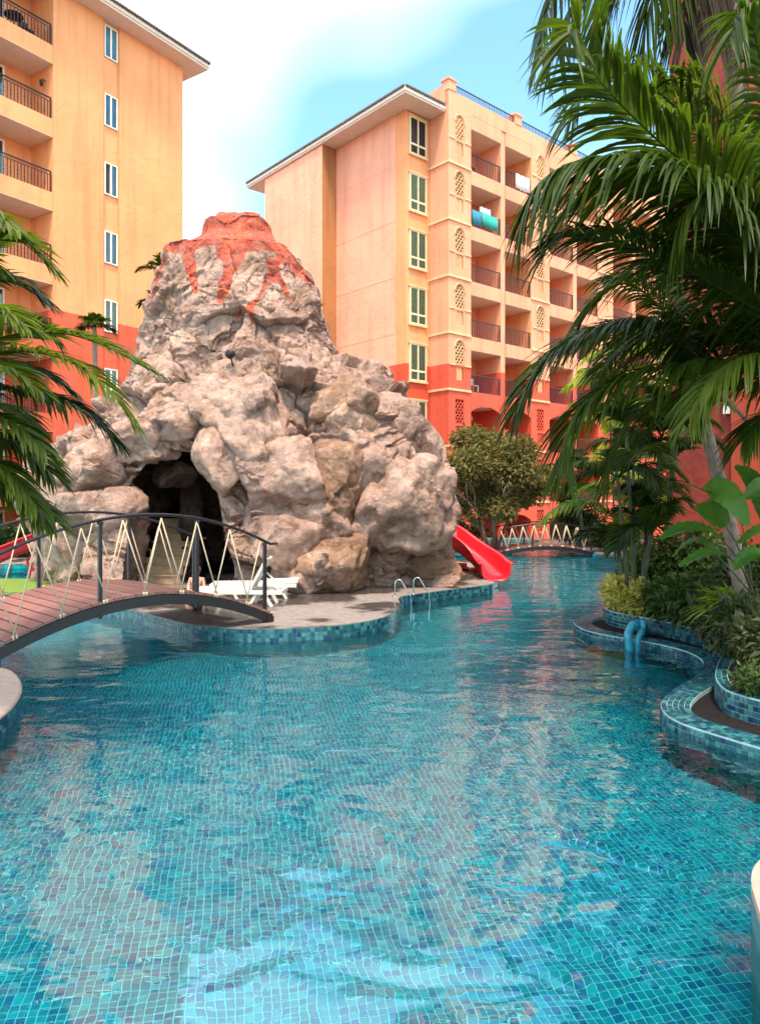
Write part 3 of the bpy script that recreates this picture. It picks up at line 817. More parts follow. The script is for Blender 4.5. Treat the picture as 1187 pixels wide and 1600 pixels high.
# round table and chair on the top balcony
f = 19.75 + .74
t = empty('balcony_table', TL @ Vector((-1.35, -.55, f)), 'dark round table behind the railing of the topmost yellow balcony', 'table')
mb = MB(TL); mb.tube([(-1.35, -.55, f + .66), (-1.35, -.55, f + .70)], .36, 16); mb.build('table_top', M['iron'], t)
for k in range(3):
    mb = MB(TL); an = k * 2.09; mb.tube([(-1.35 + .25 * math.cos(an), -.55 + .25 * math.sin(an), f + .66), (-1.35 + .3 * math.cos(an), -.55 + .3 * math.sin(an), f)], .018, 6); mb.build('leg', M['iron'], t)
def balcony_chair(T, u, w, f, label, m):
    c = empty('balcony_chair', T @ Vector((u, w, f)), label, 'chair')
    mb = MB(T); mb.box(u - .22, u + .22, w - .22, w + .22, f + .42, f + .46); mb.build('seat', m, c)
    mb = MB(T); mb.box(u - .22, u + .22, w - .24, w - .2, f + .46, f + .9); mb.build('backrest', m, c)
    for a in (-.19, .19):
        for b in (-.19, .19):
            mb = MB(T); mb.box(u + a - .02, u + a + .02, w + b - .02, w + b + .02, f, f + .42); mb.build('leg', m, c)
    return c
balcony_chair(TL, -.75, -.7, f, 'dark chair beside the round table on the topmost yellow balcony', M['iron'])

# --- salmon block in the middle
TR = frame_T(3.6, 38.4, 0.755, 0.656)
br = empty('apartment_hotel', TR @ Vector((10, -6, -1.25)), 'salmon pink apartment block with arched lattice screens and a red painted base', 'building')
W0 = -1.42; UK = -1.755         # window wall set back, starts at UK
ROOFZ = 22.38
mb = MB(TR)     # gable end in two steps, dim side of the step painted darker
mb.box(UK, -.02, W0 - 5.94, W0 - .0, -1.25, ROOFZ, 1)
mb.box(UK - 1.03, -.02, W0 - 12.1, W0 - 5.94, -1.25, ROOFZ, 0)
mb.box(UK - .012, UK, W0 - 5.94, W0 - .75, -1.25, ROOFZ, 0)
mb.box(UK - 1.03, UK - .012, W0 - 5.938, W0 - 5.925, -1.25, ROOFZ, 2)
mb.box(-.02, 30, W0 - 12.1, -3.4, -1.25, 23.0, 0)
mb.build('wall', [M['wall_pink'], M['wall_orange'], M['ochre']], br)
# thin plaster joints on the gable
mb = MB(TR)
for z in (10.75, 13.76, 16.75, 19.75): mb.box(UK - .022, UK - .0125, W0 - 5.9, W0 - .75, z, z + .035)
for w in (W0 - .80, W0 - 1.9): mb.box(UK - .020, UK - .0125, w, w + .03, -1.2, ROOFZ - .3)
mb.build('plaster_joint', M['wall_pink'], br)
for k, f in enumerate(FL):
    if f + 2.45 > 22.6: continue
    window(br, TR, -1.50, -.28, f + .45, f + 2.42, W0, M['cream_frame'], M['dark_room'] if k == 7 else M['curtain'], transom=f + .98)
# hip roof over the stair wing
mb = MB(TR); e = 1.2; zs = ROOFZ + .02
mb.box(UK - 1.15, -.02, W0 - 14.1, W0 + e, zs, zs + .1, 0); mb.box(UK - 1.2, -.02, W0 - 14.15, W0 + e + .05, zs + .1, zs + .32, 1)
mb.add([(UK - 1.22, W0 + e + .08, zs + .32), (-.02, W0 + e + .08, zs + .32), (-.02, W0 - 14.2, zs + .32), (UK - 1.22, W0 - 14.2, zs + .32), (1.5, W0 - 2.0, zs + 1.5), (1.5, W0 - 9, zs + 1.5)], [(0, 1, 4), (1, 2, 5, 4), (2, 3, 5), (3, 0, 4, 5)], 2)
mb.build('roof', [M['soffit'], M['fascia'], M['roof_tile']], br)
eave_tiles(br, TR, (UK - 1.2, W0 - 14.1, 0), (UK - 1.2, W0 + e, 0), zs + .36, 84)
eave_tiles(br, TR, (UK - 1.15, W0 + e + .05, 0), (-.1, W0 + e + .05, 0), zs + .36, 16)

def arch_pts(u0, u1, zs_, zt, n=10):
    """pointed-round arch from spring line zs_ to the crown zt"""
    um = (u0 + u1) / 2; r = (u1 - u0) / 2
    return [(um - r * math.cos(math.pi * i / n), zs_ + (zt - zs_) * math.sin(math.pi * i / n) ** .8) for i in range(n + 1)]
def screen_panel(mb, u0, u1, z0, z1, w, uc, f, mi=0, arched=True, th=.14):
    """wall panel with an arched lattice opening and a slotted opening below"""
    a0, a1 = uc - .34, uc + .34
    up = [(a0, f + 1.36), (a1, f + 1.36)] + [(p[0], p[1]) for p in reversed(arch_pts(a0, a1, f + 2.15, f + 2.62))] if arched else [(a0, f + 1.2), (a1, f + 1.2), (a1, f + 2.5), (a0, f + 2.5)]
    lo = [(uc - .28, f + .52), (uc + .28, f + .52), (uc + .28, f + 1.24 if arched else f + 1.08), (uc - .28, f + 1.24 if arched else f + 1.08)]
    outer = [(u0, z0), (u1, z0), (u1, z1), (u0, z1)]
    loops = [outer, up, lo]
    pts = [q for l in loops for q in l]
    tri = geometry.tessellate_polygon([[Vector((x, y, 0)) for x, y in l] for l in loops])
    mb.add([(u, w, z) for u, z in pts], [tuple(t) for t in tri], mi)
    for l in loops[1:]:
        n = len(l)
        mb.add([(u, w, z) for u, z in l] + [(u, w - th, z) for u, z in l], [(i, (i + 1) % n, n + (i + 1) % n, n + i) for i in range(n)], mi)
    return up, lo
def lattice(parent, T, uc, f, w, arched=True):
    mb = MB(T); a0, a1 = uc - .34, uc + .34
    zb, zt = (f + 1.36, f + 2.62) if arched else (f + 1.2, f + 2.5)
    def top(u):
        if not arched: return zt
        x = (u - uc) / .34
        return f + 2.15 + .47 * max(0.0, 1 - x * x) ** .4
    s = .23
    for sl in (1, -1):
        c = -3.0
        while c < 3.0:
            # z = zb + sl*1.35*(u-uc) + c ; clip by sampling
            seg = [u for u in np.linspace(a0, a1, 41) if zb <= zb + sl * 1.35 * (u - uc) + c <= top(u)]
            if len(seg) > 1:
                u_, v_ = seg[0], seg[-1]
                mb.bar((u_, w - .05 - .012 * (sl > 0), zb + sl * 1.35 * (u_ - uc) + c), (v_, w - .05 - .012 * (sl > 0), zb + sl * 1.35 * (v_ - uc) + c), .036, .05, up=(0, 1, 0))
            c += s * 1.35
    zl0, zl1 = (f + .52, f + 1.24) if arched else (f + .52, f + 1.08)
    for i in range(4):
        u = uc - .28 + .56 * (i + 1) / 5
        mb.box(u - .022, u + .022, w - .1, w - .03, zl0, zl1)
    return mb.build('lattice_screen', M['trim'] if f > 7 else M['wall_peach'], parent)
NP = 4; PER = 7.05
walls = MB(TR)
walls.add([(0, 0, -1.25), (0, 0, 23.9), (0, W0, 23.9), (0, W0, -1.25)], [(0, 1, 2, 3)], 0)
for p in range(NP):
    U = p * PER
    for k, f in enumerate(FL):
        red = f < 6
        screen_panel(walls, U, U + 1.73, f, f + 3.0, 0, U + .87, f, 0, not (f < 5))
        lattice(br, TR, U + .87, f, 0, not (f < 5))
    walls.box(U + .002, U + 1.72, -1.75, -1.7, -1.24, 22.9, 2)             # dark sheet painting the unlit space behind the screens
    walls.box(U + 1.73, U + 1.76, -1.9, -.003, -1.24, 22.9, 1); walls.box(U + 7.02, U + 7.05, -1.9, -.003, -1.24, 22.9, 1)
    walls.box(U + 4.31, U + 4.69, -1.9, -.06, -1.24, 22.75, 0)
    walls.box(U + 1.76, U + 7.02, -1.95, -1.9, -1.24, 22.9, 1)
    for k, f in enumerate(FL):
        for bi, (a, b) in enumerate(((1.763, 4.307), (4.693, 7.017))):
            a += U; b += U
            if k == 7 and p == 0 and bi == 1: pass
            mb = MB(TR); mb.box(a, b, -1.895, -.004, f + 2.25 if f < 19 else f + 2.25, f + 2.985, 0); mb.box(a, b, -1.895, -.03, f + 2.235, f + 2.249, 1)
            if f < 6:  # segmental arch under the slab
                n = 10; um = (a + b) / 2; pts = []
                for i in range(n + 1):
                    u = a + (b - a) * i / n; x = (u - um) / ((b - a) / 2)
                    pts.append((u, f + 2.25 - .34 * abs(x) ** 2.2))
                mb.add([(u, -.01, z) for u, z in pts] + [(u, -.01, f + 2.25) for u, z in pts] + [(u, -.2, z) for u, z in pts], [(i, i + 1, n + 2 + i, n + 1 + i) for i in range(n)] + [(i, i + 1, 2 * n + 3 + i, 2 * n + 2 + i) for i in range(n)], 0)
            mb.build('balcony_slab', [M['wall_peach'], M['soffit']], br)
            if k > 0 or True:
                railing(br, TR, a + .02, b - .02, -.08, f + .0, f + .95)
            glass_door(br, TR, a + .1, a + 1.25, f, f + 2.08, -1.9, M['cream_frame'], (M['curtain'], M['dark_room'], M['curtain'], M['towel_white'], M['blue_blind'])[(k * 3 + bi * 2 + p) % 5])
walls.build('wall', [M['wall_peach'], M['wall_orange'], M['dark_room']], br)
# string courses round the lattice piers
def course(*q):
    k = MB(TR); k.box(*q); k.build('string_course', M['trim'], br)
for p in range(NP):
    U = p * PER
    for f in FL[1:]:
        course(U - .06, U + 1.73, .001, .07, f - .08, f + .04)
        if p == 0: course(-.07, -.001, W0 + .002, .0, f - .08, f + .04)
        if f > 6:
            course(U + .06, U + .50, .001, .05, f + 1.27, f + 1.34); course(U + 1.24, U + 1.73, .001, .05, f + 1.27, f + 1.34)
        if f > 4.9:
            mb = MB(TR); mb.tube([(U + .87 + .42 * -math.cos(a), .008, f + 2.15 + .55 * math.sin(a)) for a in np.linspace(0, math.pi, 11)], .03, 4); mb.build('arch_moulding', M['trim'], br)
mb = MB(TR); mb.box(0, 28.2, -.25, -.002, 22.76, 23.55)
for u in (0, 5.55, 11.1, 16.7, 22.2): mb.box(u - .02, u + .55, -.45, .03, 23.55, 24.05); mb.box(u - .08, u + .61, -.5, .08, 24.05, 24.17)
mb.box(-.02, .0, W0 - 4, -.25, 22.7, 23.55)
mb.build('parapet', M['wall_peach'], br)
for u in (.6, 6.15, 11.7, 17.3): railing(br, TR, u, u + 4.9, -.12, 23.58, 24.0)
# laundry and towels hung on the second balcony from the top
f = FL[6]
def cloth(u0, u1, z0, z1, w, m, label, seed):
    r = random.Random(seed); n = 14; mb = MB(TR); vs = []
    for i in range(n + 1):
        u = u0 + (u1 - u0) * i / n; o = .03 * math.sin(i * 1.3 + seed) + .02 * r.random()
        vs += [(u, w + o, z1 + .02 * r.random()), (u, w + o * 1.4, (z0 + z1) / 2), (u + .01, w + o * 1.7, z0 + .03 * r.random())]
    fs = [(3 * i + k, 3 * i + 3 + k, 3 * i + 4 + k, 3 * i + 1 + k) for i in range(n) for k in (0, 1)]
    mb.add(vs, fs, 0, True); o = mb.build('towel', m)
    sol = o.modifiers.new('thick', 'SOLIDIFY'); sol.thickness = .012
    tag(o, label, 'towel', 'laundry on a balcony railing')
cloth(1.85, 2.6, f + .1, f + .9, -.02, M['towel_blue'], 'dark blue towel at the left end of the laundry railing on the salmon block', 1)
cloth(2.65, 3.2, f + .2, f + .93, -.02, M['towel_green'], 'teal towel in the middle of the laundry railing on the salmon block', 2)
cloth(3.25, 3.95, f + .15, f + .92, -.02, M['towel_green'], 'teal towel at the right end of the laundry railing beside the white sheet', 3)
cloth(3.0, 3.9, f + .95, f + 1.5, -.45, M['towel_white'], 'white sheet hanging above the teal towels on the salmon block balcony', 4)
f = FL[7]
cloth(5.65, 6.95, f + .1, f + .95, -.03, M['towel_white'], 'white sheet hung over the topmost railing of the salmon block', 5)
balcony_chair(TR, 2.3, -.6, FL[7], 'dark chair behind the topmost left railing of the salmon block', M['iron'])
balcony_chair(TR, 2.6, -.6, FL[3], 'pale chair behind the lowest railing above the red paint line of the salmon block', M['white_plastic'])

# --- red block at the right
mb = MB(); ol = [(7.93, 20), (13.5, 12.57), (19.5, 17.1), (13.9, 24.5)]
mb.prism(ol, -1.25, 22.0)
b3 = mb.build('red_building', M['red_stucco']); tag(b3, 'deep red stuccoed block behind the leaning palm trunk', 'building')
d = Vector((.6, -.8, 0)); nrm = Vector((-.8, -.6, 0))
mb = MB()
p0 = Vector((7.93, 20, 0)) + d * 1.75
def wallbox(mb, p, d, nrm, l, th, z0, z1):
    q = [p, p + d * l, p + d * l + nrm * th, p + nrm * th]
    mb.prism([(v.x, v.y) for v in q], z0, z1)
wallbox(mb, p0 + nrm * .003, d, nrm, .9, .08, -1.2, 21.9)
mb.build('pilaster', M['red_light'], b3)
mb = MB(); wallbox(mb, Vector((7.93, 20, 0)) + d * 1.55 + nrm * .004, d, nrm, .16, .1, 4.25, 4.55)
tag(mb.build('wall_light', M['white_plastic']), 'small pale box light on the red wall beside the palm trunk', 'wall light')
# ------------------------------------------------------------------ numpy noise
_pr = np.random.RandomState(11)
_perm = _pr.permutation(256).astype(np.int64); _perm = np.r_[_perm, _perm, _perm]
_g3 = _pr.normal(size=(256, 3)); _g3 /= np.linalg.norm(_g3, axis=1)[:, None]
def perlin(p):
    i = np.floor(p).astype(np.int64); f = p - i; i &= 255
    u = f * f * f * (f * (f * 6 - 15) + 10); out = 0
    for dx in (0, 1):
        for dy in (0, 1):
            for dz in (0, 1):
                h = _perm[_perm[_perm[i[:, 0] + dx] + i[:, 1] + dy] + i[:, 2] + dz]
                w = (u[:, 0] if dx else 1 - u[:, 0]) * (u[:, 1] if dy else 1 - u[:, 1]) * (u[:, 2] if dz else 1 - u[:, 2])
                out = out + w * ((f - np.array([dx, dy, dz])) * _g3[h]).sum(1)
    return out
def fbm(p, o=4, ridged=False):
    a, s, r = 1.0, 0.0, 0.0
    for k in range(o):
        v = perlin(p * 2 ** k + 17.3 * k); v = (0.5 - np.abs(v)) * 1.4 if ridged else v
        r = r + a * v; a *= 0.5
    return r
def facets(p, cell, seed, tilt=0.35, stretch=(1, 1, 1)):
    """faceted boulder relief: random planes per Voronoi cell with creased joints"""
    q = p / cell / np.array(stretch)
    i0 = np.floor(q).astype(np.int64)
    d1 = np.full(len(p), 9.0); d2 = d1.copy(); off = np.zeros(len(p))
    for dx in (-1, 0, 1):
        for dy in (-1, 0, 1):
            for dz in (-1, 0, 1):
                c = i0 + np.array([dx, dy, dz]); cc = (c + seed * 7) & 255
                h = _perm[_perm[_perm[cc[:, 0]] + cc[:, 1]] + cc[:, 2]]
                h2 = _perm[h + 91]; h3 = _perm[h2 + 57]
                s = c + 0.5 + 0.42 * _g3[h]
                v = q - s; d = np.sqrt((v * v).sum(1))
                o = (h2 / 255.0 - .5) * 0.5 + (v * _g3[h3]).sum(1) * tilt
                nearer = d < d1
                d2 = np.where(nearer, d1, np.minimum(d2, d)); off = np.where(nearer, o, off); d1 = np.where(nearer, d, d1)
    crease = np.clip((d2 - d1) / 0.10, 0, 1)
    return (off - 0.15 * (1 - crease) ** 2 + 0.05 * (0.6 - d1)) * cell

# ------------------------------------------------------------------ the rock
YC = 18.6
prof = np.array([(339, 330, 420), (350, 319, 432), (375, 312, 438), (388, 285, 450), (400, 256, 466), (440, 243, 494), (480, 227, 512), (520, 215, 522), (560, 216, 534), (585, 208, 574), (600, 203, 598),
                 (625, 195, 622), (660, 165, 648), (690, 135, 662), (720, 112, 672), (760, 94, 679), (800, 87, 685), (850, 84, 694), (880, 82, 706), (915, 80, 711), (935, 80, 711)], dtype=float)
pz = CAMZ + (HZ - prof[:, 0]) * YC / F
pl = (prof[:, 1] - PW / 2) * YC / F; pr_ = (prof[:, 2] - PW / 2) * YC / F
def rock_section(z):
    z = np.asarray(z); l = np.interp(-z, -pz, pl); r = np.interp(-z, -pz, pr_)
    a = (r - l) / 2; return (l + r) / 2, a, np.minimum(a * 0.98, 1.2 + a * 0.52)
def rock_front(px, py):
    """distance of the smooth front of the rock along a line of sight"""
    Y = 15.0
    for _ in range(40):
        q = P(px, py, Y); xc, a, b = rock_section(q.z)
        t = min(1.0, abs((q.x - xc) / a)); yf = YC - b * (1 - t ** 2.3) ** (1 / 2.3)
        Y = 0.6 * Y + 0.4 * yf
    return Y
cave_px = np.array([(190, 945), (193, 880), (203, 830), (200, 785), (208, 750), (234, 716), (262, 704), (296, 702), (322, 720), (338, 758), (346, 800), (352, 840), (367, 885), (364, 945)], dtype=float)
def in_poly(x, y, poly):
    ins = np.zeros(len(x), bool); j = len(poly) - 1
    for i in range(len(poly)):
        xi, yi = poly[i]; xj, yj = poly[j]
        ins ^= ((yi > y) != (yj > y)) & (x < (xj - xi) * (y - yi) / (yj - yi + 1e-12) + xi); j = i
    return ins
NT, NZ = 760, 560
zs = np.linspace(0.1, pz[0] - .02, NZ); th = np.linspace(0, 2 * np.pi, NT, endpoint=False)
# finer columns on the side towards the pool
th = th + 0.45 * np.sin(th + np.pi / 2 + np.pi) * 1.0
ZZ, TH = np.meshgrid(zs, th, indexing='ij')
xc, a, b = rock_section(ZZ)
ct, st = np.cos(TH), np.sin(TH); nexp = 2.3
rr = (np.abs(ct / a) ** nexp + np.abs(st / b) ** nexp) ** (-1 / nexp)
B = np.stack([xc + rr * ct, YC + rr * st, ZZ], -1)
du = np.roll(B, -1, 1) - np.roll(B, 1, 1); dv = np.gradient(B, axis=0)
N = np.cross(du, dv); N /= np.linalg.norm(N, axis=2)[:, :, None] + 1e-9
B = B.reshape(-1, 3); N = N.reshape(-1, 3)
wp = B + 0.38 * np.stack([fbm(B * 0.9 + 5, 3), fbm(B * 0.9 + 31, 3), fbm(B * 0.9 + 77, 3)], 1)
low = np.clip((6.0 - B[:, 2]) / 2.2, 0, 1)
disp = (.22 + .42 * low) * facets(wp, 1.5, 3, 0.9) + (0.16 + .22 * low) * facets(wp + 3, 0.75, 9, 0.9, (1.3, 1.3, .9))
disp += 0.20 * facets(wp + 0.15 * fbm(B * 3, 3)[:, None], 0.32, 5, 1.0, (1.5, 1.5, .8))
disp += 0.14 * fbm(B * 0.8, 4) + 0.06 * (fbm(wp * 1.7 + 9, 5, True) - .5) + 0.03 * fbm(B * 7, 4) + 0.012 * fbm(B * 22, 2) + .09 * facets(wp + 0.06 * fbm(B * 6, 2)[:, None], 0.13, 2, 1.1)
capf = np.clip((pz[0] - B[:, 2]) / 2.2, 0.35, 1)
S = B + N * (disp * capf - 0.08 - .17 * (1 - low) * np.clip((8.2 - B[:, 2]) / .8, .25, 1))[:, None]
S[:, 2] = np.where(B[:, 2] < 0.4, np.minimum(S[:, 2], B[:, 2] + .15), S[:, 2])
spx = PW / 2 + S[:, 0] * F / S[:, 1]; spy = HZ - (S[:, 2] - CAMZ) * F / S[:, 1]
# red paint running down from the crater, as brushed on the real concrete
warpx = 5 * fbm(S * 1.6 + 3, 3); warpy = 7 * fbm(S * 1.3 + 40, 3)
qx = spx + warpx; qy = spy + warpy
def seg(x, y, x0, y0, x1, y1, r0, r1):
    dx, dy = x1 - x0, y1 - y0; t = np.clip(((x - x0) * dx + (y - y0) * dy) / (dx * dx + dy * dy), 0, 1)
    return (r0 + (r1 - r0) * t) - np.hypot(x - x0 - t * dx, y - y0 - t * dy)
sd_ = 390 + 8 * np.sin(spx * .05) - qy
for q in [(294, 396, 300, 430, 13, 9), (300, 430, 306, 455, 9, 6), (362, 392, 352, 430, 26, 13), (352, 430, 344, 470, 13, 6), (424, 402, 430, 430, 15, 9), (430, 430, 406, 450, 10, 8),
          (406, 450, 392, 478, 8, 7), (392, 478, 370, 494, 7, 4), (392, 478, 394, 506, 6, 3), (430, 428, 455, 468, 7, 3), (440, 396, 484, 442, 13, 6), (258, 402, 232, 478, 5, 2)]:
    sd_ = np.maximum(sd_, seg(qx, qy, *q))
for q in [(328, 416, 328, 426, 20, 20), (402, 410, 384, 448, 15, 22), (272, 420, 268, 440, 17, 20), (412, 396, 424, 398, 6, 6)]:
    sd_ = np.minimum(sd_, -seg(qx, qy, *q))
lava = np.clip(0.5 + sd_ / 8.0, 0, 1) * 0.62
faces = []
ii, jj = np.meshgrid(np.arange(NZ - 1), np.arange(NT), indexing='ij'); j2 = (jj + 1) % NT
fq = np.stack([ii * NT + jj, ii * NT + j2, (ii + 1) * NT + j2, (ii + 1) * NT + jj], -1).reshape(-1, 4)
bpx = PW / 2 + B[:, 0] * F / B[:, 1]; bpy_ = HZ - (B[:, 2] - CAMZ) * F / B[:, 1]
cx = spx[fq].mean(1); cy = spy[fq].mean(1); cY = S[fq][:, :, 1].mean(1)
hole = in_poly(cx, cy, cave_px) & (cY < YC)
fq = fq[~hole]
# crater: three shrinking rings closing the top
ring = (NZ - 1) * NT + np.arange(NT); top = S[ring]; ctr = top.mean(0)
extra = []
for k, (sc_, dz_) in enumerate([(0.93, .03), (0.7, .03), (.45, -.06), (0.03, -.10)]):
    e = ctr + (top - ctr) * sc_; e[:, 2] = top[:, 2] * sc_ + ctr[2] * (1 - sc_) + dz_ + .07 * fbm(e * 3, 3); extra.append(e)
V = np.concatenate([S] + extra); nb = len(S)
prev = ring
for k in range(len(extra)):
    cur = nb + k * NT + np.arange(NT)
    fq = np.concatenate([fq, np.stack([prev, np.roll(prev, -1), np.roll(cur, -1), cur], 1)]); prev = cur
lava = np.r_[lava, np.full(NT * len(extra), .62)]
rock = empty('rock_mountain', (-3.1, YC, DZ), 'artificial rock volcano with red painted crater and a dark cave mouth on the island', 'rock mountain')
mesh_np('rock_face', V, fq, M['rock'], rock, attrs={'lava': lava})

def boulder(name, c, rad, seed, m, parent, sub=5, nplanes=15, rough=0.035):
    r = np.random.RandomState(seed)
    bm = bmesh.new(); bmesh.ops.create_icosphere(bm, subdivisions=sub, radius=1.0)
    u = np.array([v.co for v in bm.verts]); f = np.array([[v.index for v in q.verts] for q in bm.faces]); bm.free()
    u /= np.linalg.norm(u, axis=1)[:, None]
    pn = r.normal(size=(nplanes, 3)); pn /= np.linalg.norm(pn, axis=1)[:, None]; pd = r.uniform(0.56, 0.92, nplanes)
    k = 26.0; dots = u @ pn.T
    inv = np.where(dots > 0.05, dots / pd[None, :], 0.05)
    rad_ = 1 / ((inv ** k).sum(1) ** (1 / k)); rad_ = np.minimum(rad_, 1.15)
    p = u * rad_[:, None] * np.array(rad) ; w = p + np.array(c)
    s = float(np.mean(rad))
    d = rough * s * (.6 * fbm(w * 2.4 / s, 5) + 1.3 * (fbm(w * 3.4 / s + 9, 4, True) - .5)) + .22 * s * facets(w + .10 * fbm(w * 3, 3)[:, None], .60 * s, 4, 1.3) + .10 * s * facets(w + .05 * fbm(w * 5, 2)[:, None], .26 * s, 6, 1.2)
    w = w + u * d[:, None] + (0.016 * fbm(w * 9, 3))[:, None] * u
    return mesh_np(name, w, f, m, parent, attrs={'lava': np.zeros(len(w))})
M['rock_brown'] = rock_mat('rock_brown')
for nd in M['rock_brown'].node_tree.nodes:
    if nd.type == 'VALTORGB' and abs(nd.color_ramp.elements[0].position - 0.48) < .01:
        nd.color_ramp.elements[0].position = .32; nd.color_ramp.elements[1].position = .5
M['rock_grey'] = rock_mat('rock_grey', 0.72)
BL = [  # px, py, half width, half height, how far it stands out, colour
 (388, 655, 66, 74, .52, 'rock'), (350, 716, 32, 42, .55, 'rock'), (548, 642, 42, 40, .42, 'rock_brown'), (622, 708, 44, 54, .22, 'rock'), (596, 672, 48, 36, .22, 'rock'),
 (456, 752, 50, 44, .55, 'rock'), (526, 762, 42, 48, .6, 'rock_brown'), (432, 832, 50, 50, .28, 'rock'), (565, 700, 62, 48, .25, 'rock'),
 (616, 786, 68, 52, .55, 'rock'), (578, 738, 44, 24, .45, 'rock'), (668, 824, 36, 56, .45, 'rock_grey'), (676, 890, 42, 28, .45, 'rock_brown'), (520, 878, 56, 50, .35, 'rock_brown'),
 (470, 894, 46, 30, .4, 'rock'), (150, 737, 48, 32, .4, 'rock'), (112, 778, 36, 52, .3, 'rock'), (160, 797, 46, 36, .4, 'rock'),
 (122, 852, 46, 56, .3, 'rock'), (222, 692, 44, 28, .5, 'rock'), (276, 660, 58, 26, .45, 'rock'), (322, 672, 28, 32, .42, 'rock'), (502, 812, 34, 38, .4, 'rock')]
for i, (px, py, rx, ry, pro, mk) in enumerate(BL):
    Y = rock_front(px, py); rx_, ry_ = rx * Y / F, ry * Y / F; rd = .5 * (rx_ + ry_)
    c = P(px, py, Y + rd * (1.12 - 1.7 * pro) - .1)
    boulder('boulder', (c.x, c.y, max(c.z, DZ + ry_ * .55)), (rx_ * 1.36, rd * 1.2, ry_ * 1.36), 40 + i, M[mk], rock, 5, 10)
# cave: walls set back behind the mouth, hanging rock, pillar, steps
def cave_ring(scale, Y, sh=0):
    c = cave_px.mean(0); q = smooth(np.c_[(cave_px - c) * scale + c], 9.0)
    return [P(x + sh, y, Y) for x, y in q]
mb = MB(); r0 = cave_ring(1.10, rock_front(280, 715) + .05); r0 = [Vector((p.x, rock_front(*(PW / 2 + p.x * F / p.y, HZ - (p.z - CAMZ) * F / p.y)) + .28, p.z)) for p in r0]
rings = [r0, cave_ring(1.16, 16.8), cave_ring(1.2, 18.2), cave_ring(1.0, 19.6), cave_ring(.2, 20.2)]
n = len(r0); vs = [p for rg in rings for p in rg]
fs = [(k * n + i, k * n + i + 1, (k + 1) * n + i + 1, (k + 1) * n + i) for k in range(len(rings) - 1) for i in range(n - 1)] + [tuple(range(4 * n, 5 * n))]
mb.add(vs, fs, 0, True)
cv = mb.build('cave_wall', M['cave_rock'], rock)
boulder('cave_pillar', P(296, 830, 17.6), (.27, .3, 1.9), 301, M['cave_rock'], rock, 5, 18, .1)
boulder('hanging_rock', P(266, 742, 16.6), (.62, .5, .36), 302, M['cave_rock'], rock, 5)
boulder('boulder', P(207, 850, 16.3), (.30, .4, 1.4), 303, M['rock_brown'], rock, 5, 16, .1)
M['step'] = simple('step', (0.50, 0.32, 0.18), 0.8, var=.25, vs=7, bs=.3)
for i in range(8):
    y0 = 16.25 + i * .27; z0 = DZ + .17 * i; xa = P(218, 900, 16.3).x; xb = P(282, 900, 16.3).x
    mb = MB(); mb.box(xa, xb, y0, y0 + .33, z0, z0 + .165 + (.004 if i % 2 else 0)); mb.box(xa - .02, xb + .02, y0 - .035, y0 + .1, z0 + .17, z0 + .2)
    mb.build('step', M['step'], rock)
# floodlight on the rock
q = P(361, 556, rock_front(361, 556) - .25); t = empty('floodlight', q, 'small black floodlight on a stalk on the upper front of the rock volcano', 'floodlight')
mb = MB(); mb.tube([q + Vector((.03, .45, -.3)), q + Vector((.02, .05, -.16)), q + Vector((0, 0, -.02))], .018, 6); mb.build('stalk', M['black_metal'], t)
mb = MB(); mb.tube([q + Vector((-.02, -.12, .0)), q + Vector((0, -.08, .02)), q + Vector((0, .05, .05)), q + Vector((.01, .11, .06))], [.095, .10, .08, .03], 12); mb.build('lamp_head', M['black_metal'], t)

